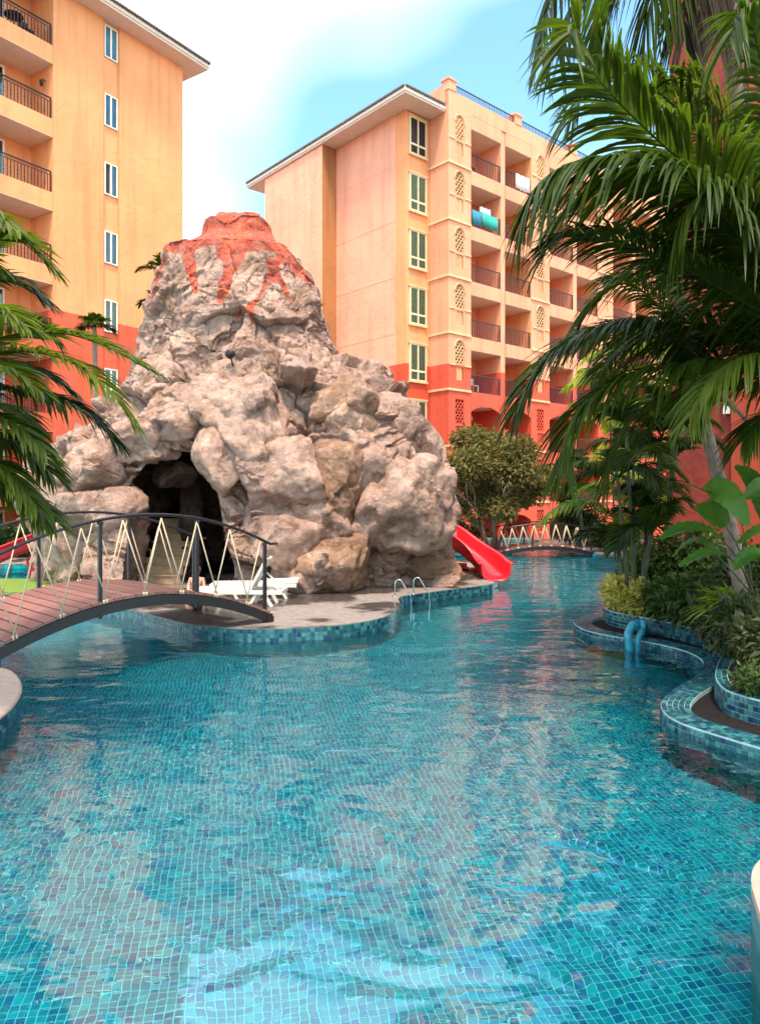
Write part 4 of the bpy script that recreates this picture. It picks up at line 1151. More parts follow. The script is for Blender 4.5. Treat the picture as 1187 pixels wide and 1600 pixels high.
# ------------------------------------------------------------------ footbridges
def footbridge(name, label, A, d, Lb, width, z0, rise, railh, posts, nv, eye=True, pw=.15, beamh=.135, post=.046, rope_r=.013):
    A = Vector((*A, 0)); d = Vector((*d, 0)).normalized(); wv = Vector((d.y, -d.x, 0))
    if wv.y < 0: wv = -wv
    wv *= width
    top = lambda s: z0 + rise * (1 - ((s - Lb / 2) / (Lb / 2)) ** 2)
    br_ = empty(name, A + d * Lb / 2 + wv / 2 + Vector((0, 0, z0)), label, 'footbridge')
    ss = np.linspace(-.05, Lb + .1, 27)
    for side in (0, 1):
        o = wv * side
        mb = MB(); vs = []
        for s in ss:
            p = A + d * s + o; tz = top(s)
            for dw in (-.035, .035):
                for dz in (-.03 - beamh, -.03): vs.append(p + wv.normalized() * dw + Vector((0, 0, tz + dz)))
        n = len(ss); fs = []
        for i in range(n - 1):
            a_ = 4 * i; b_ = a_ + 4
            fs += [(a_, b_, b_ + 1, a_ + 1), (a_ + 2, a_ + 3, b_ + 3, b_ + 2), (a_ + 1, b_ + 1, b_ + 3, a_ + 3), (a_, a_ + 2, b_ + 2, b_)]
        fs += [(0, 1, 3, 2), (4 * n - 4, 4 * n - 2, 4 * n - 1, 4 * n - 3)]
        mb.add(vs, fs)
        mb.build('beam', M['black_metal'], br_)
        for s in (0.03, Lb - .1):
            p = A + d * s + o; mb = MB(); mb.bar((p.x, p.y, DZ - .05), (p.x, p.y, top(s) - .02), .10, .10, up=d); mb.build('foot', M['black_metal'], br_)
        # handrail
        rail = [A + d * s + o + Vector((0, 0, top(s) + railh)) for s in np.linspace(.0, Lb, 30)]
        rail = [A + d * -.14 + o + Vector((0, 0, top(0) + railh))] + rail
        mb = MB(); mb.tube(rail, .021, 8); mb.build('handrail', M['handrail'], br_)
        for s in posts:
            p = A + d * s + o; mb = MB(); mb.bar((p.x, p.y, top(s) - .2), (p.x, p.y, top(s) + railh - .02), post, post, up=d)
            mb.box(p.x - post * .7, p.x + post * .7, p.y - post * .7, p.y + post * .7, top(s) + railh - .06, top(s) + railh - .025)
            mb.build('post', M['black_metal'], br_)
        step = (posts[-1] - posts[0]) / nv
        for i in range(nv + 1):
            s = posts[0] + .10 + i * step
            off = wv.normalized() * (-.02 if side == 0 else .02)
            for lo in (s - step / 2 - .06 + .0, s + step / 2 - .02):
                if lo < .05 or lo > Lb: continue
                a_ = A + d * s + o + off + Vector((0, 0, top(s) + railh - .05)); b_ = A + d * lo + o + off + Vector((0, 0, top(lo) + .03))
                mb = MB(); mb.tube([a_, a_.lerp(b_, .5) + Vector((0, 0, -.01)), b_], rope_r, 6)
                mb.tube([b_, b_ + Vector((0, 0, -.05))], rope_r * 1.6, 6)
                mb.build('rope', M['rope'], br_)
    npl = int((Lb + .1) / pw); first = None
    for i in range(npl):
        s = (i + .5) * pw; sl = math.atan2(top(s + .01) - top(s - .01), .02)
        p = A + d * s - wv.normalized() * .03; q = A + d * s + wv + wv.normalized() * .03
        z = top(s); mb = MB(); up = (Vector((0, 0, math.cos(sl))) - d * math.sin(sl))
        mb.bar(p + Vector((0, 0, z)), q + Vector((0, 0, z)), pw - .014, .035, up=up)
        o = mb.build('plank', M['plank'], br_)
    return br_
footbridge('footbridge', 'near arched footbridge with reddish planks, black handrails and zigzag ropes', (-1.72, 11.42), (-.70, -.716), 4.1, 2.05, .34, .50, 1.08, (.1, 1.3, 2.73, 4.0), 7, rope_r=.0095)
footbridge('footbridge', 'far small arched footbridge with zigzag ropes in front of the red arches', (7.7, 26.3), (-1, 0.0), 3.35, 1.6, .12, .22, .80, (.1, 1.15, 2.2, 3.25), 8, rope_r=.02, beamh=.12, post=.05)

# ------------------------------------------------------------------ slides
def slide(label, pts, width, wallh, legs, th=.035):
    pth = smooth(pts, .16); n = len(pth); t = np.gradient(pth, axis=0)
    root = empty('water_slide', Vector((*pth[n // 2][:2], 0)), label, 'slide')
    prof_ = [(-width / 2 - .10, wallh - .05), (-width / 2 - .085, wallh), (-width / 2 - .03, wallh), (-width / 2, wallh - .06), (-width / 2 + .02, .12), (-width / 2 + .12, .01), (0, 0), (width / 2 - .12, .01), (width / 2 - .02, .12), (width / 2, wallh - .06), (width / 2 + .03, wallh), (width / 2 + .085, wallh), (width / 2 + .10, wallh - .05)]
    vs = []
    for i in range(n):
        d = Vector((t[i][0], t[i][1], 0)).normalized(); sd2 = Vector((d.y, -d.x, 0))
        k = 1.0
        for u, h in prof_: vs.append(Vector(pth[i]) + sd2 * u + Vector((0, 0, h * k)))
    m = len(prof_)
    mb = MB(); mb.add(vs, [(i * m + k, i * m + k + 1, (i + 1) * m + k + 1, (i + 1) * m + k) for i in range(n - 1) for k in range(m - 1)], 0, True)
    o = mb.build('chute', M['red_slide'], root)
    so = o.modifiers.new('shell', 'SOLIDIFY'); so.thickness = th; so.offset = -1
    for px, py, Y, h in legs:
        q = P(px, py, Y); mb = MB()
        mb.box(q.x - .11, q.x + .11, q.y - .1, q.y + .1, -.3, q.z); mb.box(q.x - .16, q.x + .16, q.y - .13, q.y + .13, q.z - h * .55, q.z - h * .2)
        mb.build('leg', M['red_slide'], root)
    return root
slide('bright red water slide running from the rock volcano down to the water on the right', [P(640, 812, 19.3), P(690, 838, 18.9), P(724, 862, 18.5), P(754, 886, 18.1), P(768, 901, 17.7), P(775, 907, 17.3)], .66, .42, [(722, 880, 18.9, .5), (742, 888, 18.5, .3)])
slide('red water slide behind the footbridge at the left of the rock volcano', [P(110, 838, 20.6), P(50, 858, 20.4), P(0, 878, 20.2), P(-60, 903, 20.0)], .66, .42, [(54, 868, 20.5, .5)])

# ------------------------------------------------------------------ loungers, ladder, pipes, tap, child
def lounger(loc, rot, back, label):
    ca_, sa_ = math.cos(rot), math.sin(rot)
    T = Matrix.Translation(Vector(loc)) @ Matrix.Rotation(rot, 4, 'Z') @ Matrix.Scale(.86, 4)
    root = empty('sun_lounger', loc, label, 'sun lounger', 'white plastic sun loungers')
    m = M['white_plastic']
    mb = MB(T)
    for s in (-.31, .31): mb.box(0, 1.9, s - .03, s + .03, .26, .34)
    mb.box(0, .06, -.28, .28, .265, .335); mb.box(1.84, 1.9, -.28, .28, .265, .335); mb.build('frame', m, root)
    for i in range(11):
        x = .09 + i * .108
        mb = MB(T); mb.box(x, x + .09, -.28, .28, .325, .35); mb.build('slat', m, root)
    ca2, sa2 = math.cos(back), math.sin(back)
    px0 = 1.22
    mb = MB(T)
    for s in (-.26, .26): mb.bar((px0, s, .36), (px0 + .72 * ca2, s, .36 + .72 * sa2), .05, .05, up=(0, 1, 0))
    for i in range(7):
        r0 = .05 + i * .1
        mb.bar((px0 + r0 * ca2, -.28, .36 + r0 * sa2), (px0 + r0 * ca2, .28, .36 + r0 * sa2), .085, .02, up=(-sa2, 0, ca2))
    mb.build('backrest', m, root)
    if back > .3:
        for s in (-.2, .2):
            mb = MB(T); mb.bar((px0 + .4 * ca2, s, .36 + .4 * sa2), (px0 + .62, s, .31), .03, .03, up=(0, 1, 0)); mb.build('strut', m, root)
    for x, dx in ((.32, -.16), (.46, .14), (1.36, -.16), (1.52, .16)):
        for s in (-.29, .29):
            mb = MB(T); mb.bar((x, s, .28), (x + dx, s, 0), .06, .045, up=(0, 1, 0)); mb.build('leg', m, root)
    return root
q = G(306, 944, DZ); lounger((q.x, q.y, DZ), R(-3), R(62), 'white plastic sun lounger with its backrest raised, beside the footbridge end')
q = G(318, 937, DZ); lounger((q.x + .1, q.y + .25, DZ), R(4), R(2), 'white plastic sun lounger lying flat behind the one with the raised backrest')
# pool ladder
q = G(626, 934, DZ); lad = empty('pool_ladder', q, 'chrome pool ladder with two looped rails at the notch of the island edge', 'ladder')
for k, (px, py) in enumerate(((617, 933), (646, 929))):
    q = G(px, py, DZ); sh = Vector((.30, -.08, 0))
    pts = [q, q + Vector((0, 0, .24)), q + Vector((.02, 0, .31)), q + Vector((.06, -.02, .335)), q + Vector((.12, -.03, .32)), q + sh * .75 + Vector((0, 0, .14)), q + sh + Vector((0, 0, .0)), q + sh + Vector((.02, 0, -.6))]
    mb = MB(); mb.tube(smooth(pts, .03), .015, 8); mb.build('rail', M['chrome'], lad)
    mb = MB(); mb.tube([q, q + Vector((0, 0, .02))], .045, 10); mb.build('flange', M['chrome'], lad)
# turquoise pipes
def pipe(pts, r, label):
    o = empty('water_pipe', pts[-1], label, 'pipe')
    s = smooth(pts, .02); mb = MB(); mb.tube(s, r, 14); mb.build('pipe_bend', M['turq_pipe'], o)
    for f_ in (.32, .62):
        i = int(f_ * (len(s) - 2)); mb = MB(); mb.tube([s[i], s[i + 1], s[i + 2]], r * 1.15, 14); mb.build('collar', M['turq_pipe'], o)
Yp = 10.45
pipe([P(1012, 992, Yp + .7), P(1004, 978, Yp + .45), P(996, 974, Yp + .2), P(987, 979, Yp), P(981, 990, Yp - .12), P(982, 1004, Yp - .15), P(984, 1025, Yp - .15)], .058, 'thick turquoise pipe bending over the ledge into the water')
pipe([P(1007, 990, Yp + .5), P(1004, 976, Yp + .25), P(1003, 974, Yp + .15), P(1003, 984, Yp + .05), P(999, 992, Yp - .1), P(996, 999, Yp - .15), P(995, 1012, Yp - .15), P(995, 1026, Yp - .15)], .045, 'thinner turquoise pipe standing right of the thick one at the ledge')
q = G(586, 918, DZ); t = empty('garden_tap', q, 'small dark standpipe tap at the foot of the rock volcano', 'tap')
mb = MB(); mb.tube([q, q + Vector((0, 0, .42))], .016, 6); mb.build('standpipe', M['trunk'], t)
mb = MB(); mb.tube([q + Vector((-.08, 0, .42)), q + Vector((.08, 0, .42))], .022, 6); mb.build('tap_head', M['trunk'], t)

def skin_body(name, verts, edges, radii, m, parent, root=0):
    me = bpy.data.meshes.new(name); me.from_pydata([tuple(Vector(v)) for v in verts], edges, []); me.materials.append(m)
    o = bpy.data.objects.new(name, me); col.objects.link(o); o.parent = parent
    o.modifiers.new('skin', 'SKIN'); o.modifiers.new('sub', 'SUBSURF').levels = 2; o.modifiers['sub'].render_levels = 2
    sv = me.skin_vertices[0].data
    for i, r_ in enumerate(radii): sv[i].radius = (r_, r_) if not isinstance(r_, tuple) else r_
    sv[root].use_root = True
    for pgn in me.polygons: pgn.use_smooth = True
    return o
q = G(303, 936, DZ) + Vector((0, .2, 0))
kid = empty('person', q, 'bare shouldered child with reddish hair sitting on the deck behind the footbridge', 'person')
vs = [(0, 0, .09), (0, .02, .22), (0, .03, .33), (0, .02, .40), (-.005, .0, .46), (-.005, -.01, .535),
      (-.12, .02, .36), (-.155, -.01, .22), (-.12, -.12, .14), (.12, .02, .36), (.155, -.01, .22), (.12, -.12, .14),
      (-.07, -.02, .08), (-.11, -.22, .17), (-.10, -.34, .03), (-.10, -.42, .03), (.07, -.02, .08), (.11, -.22, .17), (.10, -.34, .03), (.10, -.42, .03)]
ed = [(0, 1), (1, 2), (2, 3), (3, 4), (4, 5), (2, 6), (6, 7), (7, 8), (2, 9), (9, 10), (10, 11), (0, 12), (12, 13), (13, 14), (14, 15), (0, 16), (16, 17), (17, 18), (18, 19)]
rd = [.095, .085, .085, .038, .07, .075, .042, .032, .024, .042, .032, .024, .065, .05, .035, .025, .065, .05, .035, .025]
skin_body('body', vs, ed, rd, M['skin'], kid)
mb = MB(); bm = bmesh.new(); bmesh.ops.create_icosphere(bm, subdivisions=3, radius=.088)
hv = [v.co + Vector((-.005, .012, .535)) + q for v in bm.verts]; hf = [tuple(v.index for v in f_.verts) for f_ in bm.faces if f_.calc_center_median().y > -.045 or f_.calc_center_median().z > .045]
bm.free(); mb.add(hv, hf, 0, True); mb.build('hair', M['hair'], kid)
mb = MB(); mb.tube([q + Vector((-.075, -.06, .09)), q + Vector((0, .01, .09)), q + Vector((.075, -.06, .09))], .092, 10); mb.build('shorts', M['shorts'], kid)
# ------------------------------------------------------------------ plants
def frond(name, pts, ll, m, parent, n=46, droop=.35, wid=.045, spread=58, lift=.25, seed=0, stem=.016, tipshort=.35, keep=1.0, start=.12):
    """feather leaf: a rachis with two rows of folded, drooping leaflets"""
    r = random.Random(seed); pth = smooth(pts, .04); N_ = len(pth)
    d = np.r_[0, np.cumsum(np.linalg.norm(np.diff(pth, axis=0), axis=1))]; Lr = d[-1]
    V = []; Fc = []; nv = 0
    # rachis
    mb = MB(); idx = np.linspace(0, N_ - 1, 14).astype(int)
    mb.tube([pth[i] for i in idx], [stem * (1 - .75 * k / 13) for k in range(14)], 5, caps=False)
    V.append(np.array(mb.v)); Fc += [f for f in mb.f]; nv = len(mb.v)
    up0 = np.array([0, 0, 1.0])
    sg = np.array([0, .25, .5, .72, .88, 1.0]); wprof = np.array([.45, .95, 1.0, .75, .45, .06])
    for i in range(n):
        t = start + (1 - start) * (i + .5) / n
        for s in (-1, 1):
            if r.random() > keep: continue
            tt = min(.995, t + r.uniform(-.3, .3) / n); x = tt * Lr
            p = np.array([np.interp(x, d, pth[:, k]) for k in range(3)])
            q = np.array([np.interp(min(Lr, x + .05), d, pth[:, k]) for k in range(3)]); q0 = np.array([np.interp(x - .05, d, pth[:, k]) for k in range(3)])
            T = q - q0; T /= np.linalg.norm(T) + 1e-9
            S = np.cross(T, up0); ln = np.linalg.norm(S)
            S = S / ln if ln > .15 else np.array([1.0, 0, 0]); Nn = np.cross(S, T)
            a = R(spread * (1 - .45 * tt) + r.uniform(-6, 6))
            D = s * S * math.sin(a) + T * math.cos(a) + Nn * (lift + r.uniform(-.12, .12)); D /= np.linalg.norm(D)
            l = ll * (math.sin(math.pi * min(1, .22 + .62 * tt + .0)) ** .8) * (1 - tipshort * tt ** 3) * r.uniform(.88, 1.08)
            w = wid * r.uniform(.8, 1.15)
            W = np.cross(D, Nn); W /= np.linalg.norm(W) + 1e-9
            dr = droop * r.uniform(.7, 1.35)
            c = p[None, :] + D[None, :] * (l * sg)[:, None]; c[:, 2] -= dr * l * sg ** 2.2
            nn_ = np.cross(W, D)
            wv = (w / 2 * wprof)[:, None]
            tw = r.uniform(-.35, .35); W2 = W * math.cos(tw) + nn_ * math.sin(tw)
            l_ = c + W2 * wv + nn_ * wv * .35; r_ = c - W2 * wv + nn_ * wv * .35
            k = len(sg); V.append(np.concatenate([l_, c, r_]))
            for j in range(k - 1):
                Fc.append((nv + j, nv + j + 1, nv + k + j + 1, nv + k + j)); Fc.append((nv + k + j, nv + k + j + 1, nv + 2 * k + j + 1, nv + 2 * k + j))
            nv += 3 * k
    return mesh_np(name, np.concatenate(V), np.array(Fc), m, parent, smooth=True)
def arc(base, az, el, length, sag, n=6):
    """control points of an arching leaf from a crown"""
    out = []; d = Vector((math.sin(az), math.cos(az), 0))
    for i in range(n):
        t = i / (n - 1); out.append(Vector(base) + d * (length * t * math.cos(el) * (1 - .12 * t)) + Vector((0, 0, length * (t * math.sin(el) - sag * t * t))))
    return out
def trunk_mesh(parent, pts, r0, r1, m, rings=True, seg=12, name='trunk'):
    s = smooth(pts, .045); n = len(s); rad = []
    for i in range(n):
        t = i / (n - 1); rr_ = r0 + (r1 - r0) * t
        if rings: rr_ *= 1 + (.07 if i % 4 == 0 else -.02)
        rad.append(rr_)
    mb = MB(); mb.tube(s, rad, seg); return mb.build(name, m, parent)
def fan_frond(name, base, dirv, length, m, parent, nseg=26, spread=150, droop=.5, seed=0, wid=.05):
    """fan leaf: segments radiating from the end of a stalk"""
    r = random.Random(seed); base = Vector(base); dv = Vector(dirv).normalized()
    up = Vector((0, 0, 1)); S = dv.cross(up); S = S.normalized() if S.length > .1 else Vector((1, 0, 0)); V = []; Fc = []; nv = 0
    sg = np.array([0, .3, .55, .8, 1.0]); wp = np.array([.35, 1, .9, .5, .05])
    for i in range(nseg):
        a = R(-spread / 2 + spread * i / (nseg - 1) + r.uniform(-2, 2)); D = dv * math.cos(a) + S * math.sin(a); l = length * r.uniform(.8, 1.05) * (1 - .15 * abs(a))
        W = np.array(D.cross(up)); W /= np.linalg.norm(W) + 1e-9; D = np.array(D)
        c = np.array(base)[None, :] + D[None, :] * (l * sg)[:, None]; c[:, 2] -= droop * l * sg ** 2 * r.uniform(.6, 1.4)
        wv = (wid / 2 * wp)[:, None]; k = 5
        V.append(np.concatenate([c + W * wv + np.array([0, 0, .3]) * wv, c, c - W * wv + np.array([0, 0, .3]) * wv]))
        for j in range(k - 1):
            Fc.append((nv + j, nv + j + 1, nv + k + j + 1, nv + k + j)); Fc.append((nv + k + j, nv + k + j + 1, nv + 2 * k + j + 1, nv + 2 * k + j))
        nv += 3 * k
    return mesh_np(name, np.concatenate(V), np.array(Fc), m, parent)

def PP(l, Y=None):
    return [P(*(q if len(q) == 3 else (q[0], q[1], Y))) for q in l]
# --- big arching palm at the right edge, trunk just outside the picture
base = Vector((5.35, 8.0, .27))
big = empty('palm_tree', base, 'big dark green feather palm arching huge fronds in from the right edge', 'palm tree', 'palms of the right planter')
crown = Vector((5.25, 7.7, 3.9))
trunk_mesh(big, [base, base + Vector((.05, -.1, 1.5)), crown - Vector((0, 0, .2))], .13, .10, M['palm_trunk'])
K = 'palm_leaf'
BF = [
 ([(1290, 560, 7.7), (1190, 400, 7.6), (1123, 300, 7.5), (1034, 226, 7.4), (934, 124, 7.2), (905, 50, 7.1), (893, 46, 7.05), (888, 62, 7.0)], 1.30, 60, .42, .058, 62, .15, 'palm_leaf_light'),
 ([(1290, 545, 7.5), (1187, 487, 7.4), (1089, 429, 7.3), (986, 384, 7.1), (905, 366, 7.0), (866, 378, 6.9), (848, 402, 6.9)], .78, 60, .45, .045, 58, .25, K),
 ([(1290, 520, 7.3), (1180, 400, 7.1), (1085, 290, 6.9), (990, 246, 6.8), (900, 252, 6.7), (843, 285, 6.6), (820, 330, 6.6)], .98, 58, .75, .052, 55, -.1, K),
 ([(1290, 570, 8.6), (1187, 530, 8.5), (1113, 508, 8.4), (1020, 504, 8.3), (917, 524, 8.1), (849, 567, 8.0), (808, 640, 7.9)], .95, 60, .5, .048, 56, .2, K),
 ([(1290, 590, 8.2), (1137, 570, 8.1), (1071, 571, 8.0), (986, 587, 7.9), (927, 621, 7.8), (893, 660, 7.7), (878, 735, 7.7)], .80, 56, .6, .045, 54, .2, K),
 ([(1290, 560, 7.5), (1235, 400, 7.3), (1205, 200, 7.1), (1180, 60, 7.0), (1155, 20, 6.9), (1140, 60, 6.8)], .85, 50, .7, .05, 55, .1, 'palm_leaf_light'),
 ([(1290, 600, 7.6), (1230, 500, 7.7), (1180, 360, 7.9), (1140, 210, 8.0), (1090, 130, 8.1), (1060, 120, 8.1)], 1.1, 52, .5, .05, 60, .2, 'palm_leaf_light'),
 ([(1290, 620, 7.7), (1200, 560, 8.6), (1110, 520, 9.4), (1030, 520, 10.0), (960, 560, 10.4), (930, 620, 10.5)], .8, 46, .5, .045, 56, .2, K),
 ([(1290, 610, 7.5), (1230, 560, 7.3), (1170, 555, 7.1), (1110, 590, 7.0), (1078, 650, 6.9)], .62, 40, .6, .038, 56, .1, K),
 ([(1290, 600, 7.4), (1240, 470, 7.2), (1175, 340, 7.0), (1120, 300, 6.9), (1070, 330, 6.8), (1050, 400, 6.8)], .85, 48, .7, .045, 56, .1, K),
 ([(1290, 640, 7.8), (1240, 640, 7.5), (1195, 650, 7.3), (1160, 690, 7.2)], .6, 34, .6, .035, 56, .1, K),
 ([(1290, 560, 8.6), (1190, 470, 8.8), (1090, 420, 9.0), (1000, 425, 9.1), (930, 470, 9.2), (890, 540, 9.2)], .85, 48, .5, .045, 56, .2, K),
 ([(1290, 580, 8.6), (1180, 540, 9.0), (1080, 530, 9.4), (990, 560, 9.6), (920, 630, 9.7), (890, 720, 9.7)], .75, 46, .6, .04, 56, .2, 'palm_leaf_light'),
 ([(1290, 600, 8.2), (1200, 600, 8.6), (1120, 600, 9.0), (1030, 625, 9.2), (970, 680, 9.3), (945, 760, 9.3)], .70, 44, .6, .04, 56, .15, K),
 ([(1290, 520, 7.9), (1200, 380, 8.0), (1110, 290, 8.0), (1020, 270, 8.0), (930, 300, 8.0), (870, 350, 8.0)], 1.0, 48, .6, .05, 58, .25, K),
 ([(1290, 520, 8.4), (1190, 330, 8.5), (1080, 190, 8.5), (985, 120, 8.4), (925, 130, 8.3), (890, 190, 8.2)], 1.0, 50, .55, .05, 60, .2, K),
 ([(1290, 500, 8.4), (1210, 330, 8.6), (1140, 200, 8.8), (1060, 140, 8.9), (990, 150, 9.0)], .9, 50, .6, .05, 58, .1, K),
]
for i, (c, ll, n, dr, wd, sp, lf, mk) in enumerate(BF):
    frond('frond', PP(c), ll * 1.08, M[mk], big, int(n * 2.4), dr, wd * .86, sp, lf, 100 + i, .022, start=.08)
# bare dark stalks
for c in ([(1230, 760, 7.7), (1190, 690, 7.6), (1150, 640, 7.5), (1125, 612, 7.5)],):
    mb = MB(); mb.tube(smooth(PP(c), .05), .018, 6); mb.build('stalk', M['trunk'], big)
# --- tall fan palm overhead with a skirt of dead leaves
base = Vector((5.9, 10.6, .27)); tall = empty('palm_tree', base, 'tall palm with drooping dark and dead brown leaves hanging in at the top right corner', 'palm tree', 'palms of the right planter')
cr_ = P(1100, -190, 9.8)
trunk_mesh(tall, [base, Vector((5.6, 10.4, 4)), cr_ + Vector((.1, .1, -.2))], .16, .11, M['palm_trunk'])
for i, (c, ll, n, dr, mk) in enumerate([
 ([(1100, -190, 9.8), (1010, -120, 9.6), (925, -40, 9.4), (880, 40, 9.3), (868, 80, 9.2)], 1.0, 44, .9, 'palm_leaf'),
 ([(1100, -190, 9.8), (1000, -100, 9.9), (950, -20, 10), (925, 60, 10)], .95, 44, 1.0, 'palm_leaf'),
 ([(1100, -190, 9.8), (1050, -90, 9.5), (1020, -10, 9.4), (1005, 60, 9.4)], .95, 42, 1.0, 'palm_leaf'),
 ([(1100, -190, 9.8), (1085, -80, 9.5), (1070, 0, 9.4), (1068, 60, 9.4)], .8, 40, 1.0, 'dead_leaf'),
 ([(1100, -190, 9.8), (1120, -80, 9.6), (1125, -10, 9.5), (1118, 50, 9.5)], .8, 40, 1.0, 'dead_leaf'),
 ([(1100, -190, 9.8), (1150, -90, 9.9), (1175, -10, 9.9), (1185, 60, 9.9)], .85, 40, 1.0, 'palm_leaf'),
 ([(1100, -190, 9.8), (960, -140, 9.6), (880, -50, 9.3), (848, 50, 9.2), (843, 90, 9.2)], .8, 44, .9, 'palm_leaf'),
 ([(1100, -190, 9.8), (1180, -150, 9.9), (1240, -90, 9.9), (1290, 0, 9.9)], .85, 36, .9, 'palm_leaf')]):
    frond('frond', PP(c), ll, M[mk], tall, n, dr, .05, 50, 0, 140 + i, .022, keep=.9)
# --- palm with the leaning ringed trunk
base = P(1166, 905, 9.6); base.z = .27; lean = empty('palm_tree', base, 'palm with a leaning pale ringed trunk in front of the red block', 'palm tree', 'palms of the right planter')
tp_ = [base, P(1147, 862, 9.6), P(1122, 750, 9.7), P(1096, 650, 9.8), P(1078, 585, 9.85), P(1072, 552, 9.9)]
trunk_mesh(lean, tp_[:5], .105, .075, M['palm_trunk'])
mb = MB(); mb.tube(smooth(tp_[3:] + [P(1066, 520, 9.9)], .05), [.075 - .03 * i / 20 for i in range(len(smooth(tp_[3:] + [P(1066, 520, 9.9)], .05)))], 10); mb.build('crown_shaft', M['cane'], lean)
cr_ = P(1068, 530, 9.9)
for i, (az, el, l, sg_) in enumerate([(-80, 30, 2.2, .55), (-120, 15, 2.0, .6), (-40, 35, 2.2, .5), (20, 30, 2.2, .5), (80, 20, 2.2, .5), (140, 10, 1.9, .6), (-160, 20, 1.7, .75), (-20, 70, 2.3, .35), (110, 60, 2.3, .4), (-95, 55, 2.4, .5)]):
    frond('frond', arc(cr_, R(az), R(el), l, sg_), .62, M['palm_leaf'], lean, 44, .5, .04, 56, .2, 170 + i, .02)
# --- clustered cane palm at the water edge
def cane_palm(name, base, label, group, stems, fl, mk, seed, ll=.5, nf=6, lean_=.25, n=36, wd=.035):
    r = random.Random(seed); root = empty(name, base, label, 'palm tree', group)
    for i, h in enumerate(stems):
        az = r.uniform(0, 6.28); b_ = Vector(base) + Vector((math.cos(az), math.sin(az), 0)) * r.uniform(.03, .22)
        t_ = b_ + Vector((math.cos(az) * lean_ * h * r.uniform(.2, 1), math.sin(az) * lean_ * h * r.uniform(.2, 1), h))
        trunk_mesh(root, [b_, b_.lerp(t_, .5) + Vector((0, 0, .0)), t_], .038, .026, M['cane'], True, 8, 'stem')
        for k in range(nf):
            a_ = 6.283 * k / nf + r.uniform(-.4, .4)
            frond('frond', arc(t_, a_, R(r.uniform(25, 70)), fl * r.uniform(.8, 1.15), r.uniform(.45, .7)), ll, M[mk], root, n, .45, wd, 56, .2, seed * 50 + i * 10 + k, .012)
    return root
b_ = P(992, 905, 12.0); b_.z = .27
cane_palm('palm_tree', b_, 'slender clustered cane palm rising behind the yellow croton at the water edge', 'palms of the right planter', [2.2, 2.6, 3.0, 1.6, 1.3, 2.9, .9], 1.35, 'palm_leaf', 5, .48, 6)
b_ = P(1022, 880, 13.6); b_.z = .27
cane_palm('palm_tree', b_, 'thicker shaded cane palm just behind the slender one near the red block corner', 'palms of the right planter', [3.3, 2.6, 1.8, 3.8], 1.5, 'palm_leaf', 6, .5, 6)
b_ = P(988, 860, 21.0); b_.z = .1
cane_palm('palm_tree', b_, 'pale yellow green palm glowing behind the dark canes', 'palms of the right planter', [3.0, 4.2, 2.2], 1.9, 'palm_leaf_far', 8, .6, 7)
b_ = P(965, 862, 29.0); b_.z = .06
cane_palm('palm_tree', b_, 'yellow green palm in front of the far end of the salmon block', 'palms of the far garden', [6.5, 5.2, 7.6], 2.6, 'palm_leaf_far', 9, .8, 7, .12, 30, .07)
b_ = P(915, 862, 29.0); b_.z = .06
cane_palm('palm_tree', b_, 'dark palm with hanging fronds standing behind the far footbridge', 'palms of the far garden', [3.0, 2.2], 2.2, 'palm_leaf', 10, .8, 7, .12, 30, .07)
# low bright fronds reaching over the water left of the canes
low = empty('palm_shrub', P(985, 880, 12.4), 'low bright green palm frond arching over the water towards the far footbridge', 'palm')
for i, c in enumerate(([(985, 880, 12.4), (960, 810, 12.3), (920, 783, 12.2), (880, 790, 12.1), (848, 815, 12.0)], [(985, 880, 12.4), (975, 800, 12.6), (950, 760, 12.8), (915, 762, 13.0), (890, 790, 13.1)])):
    frond('frond', PP(c), .5, M['bright_frond'], low, 34, .5, .045, 52, .2, 230 + i, .014)

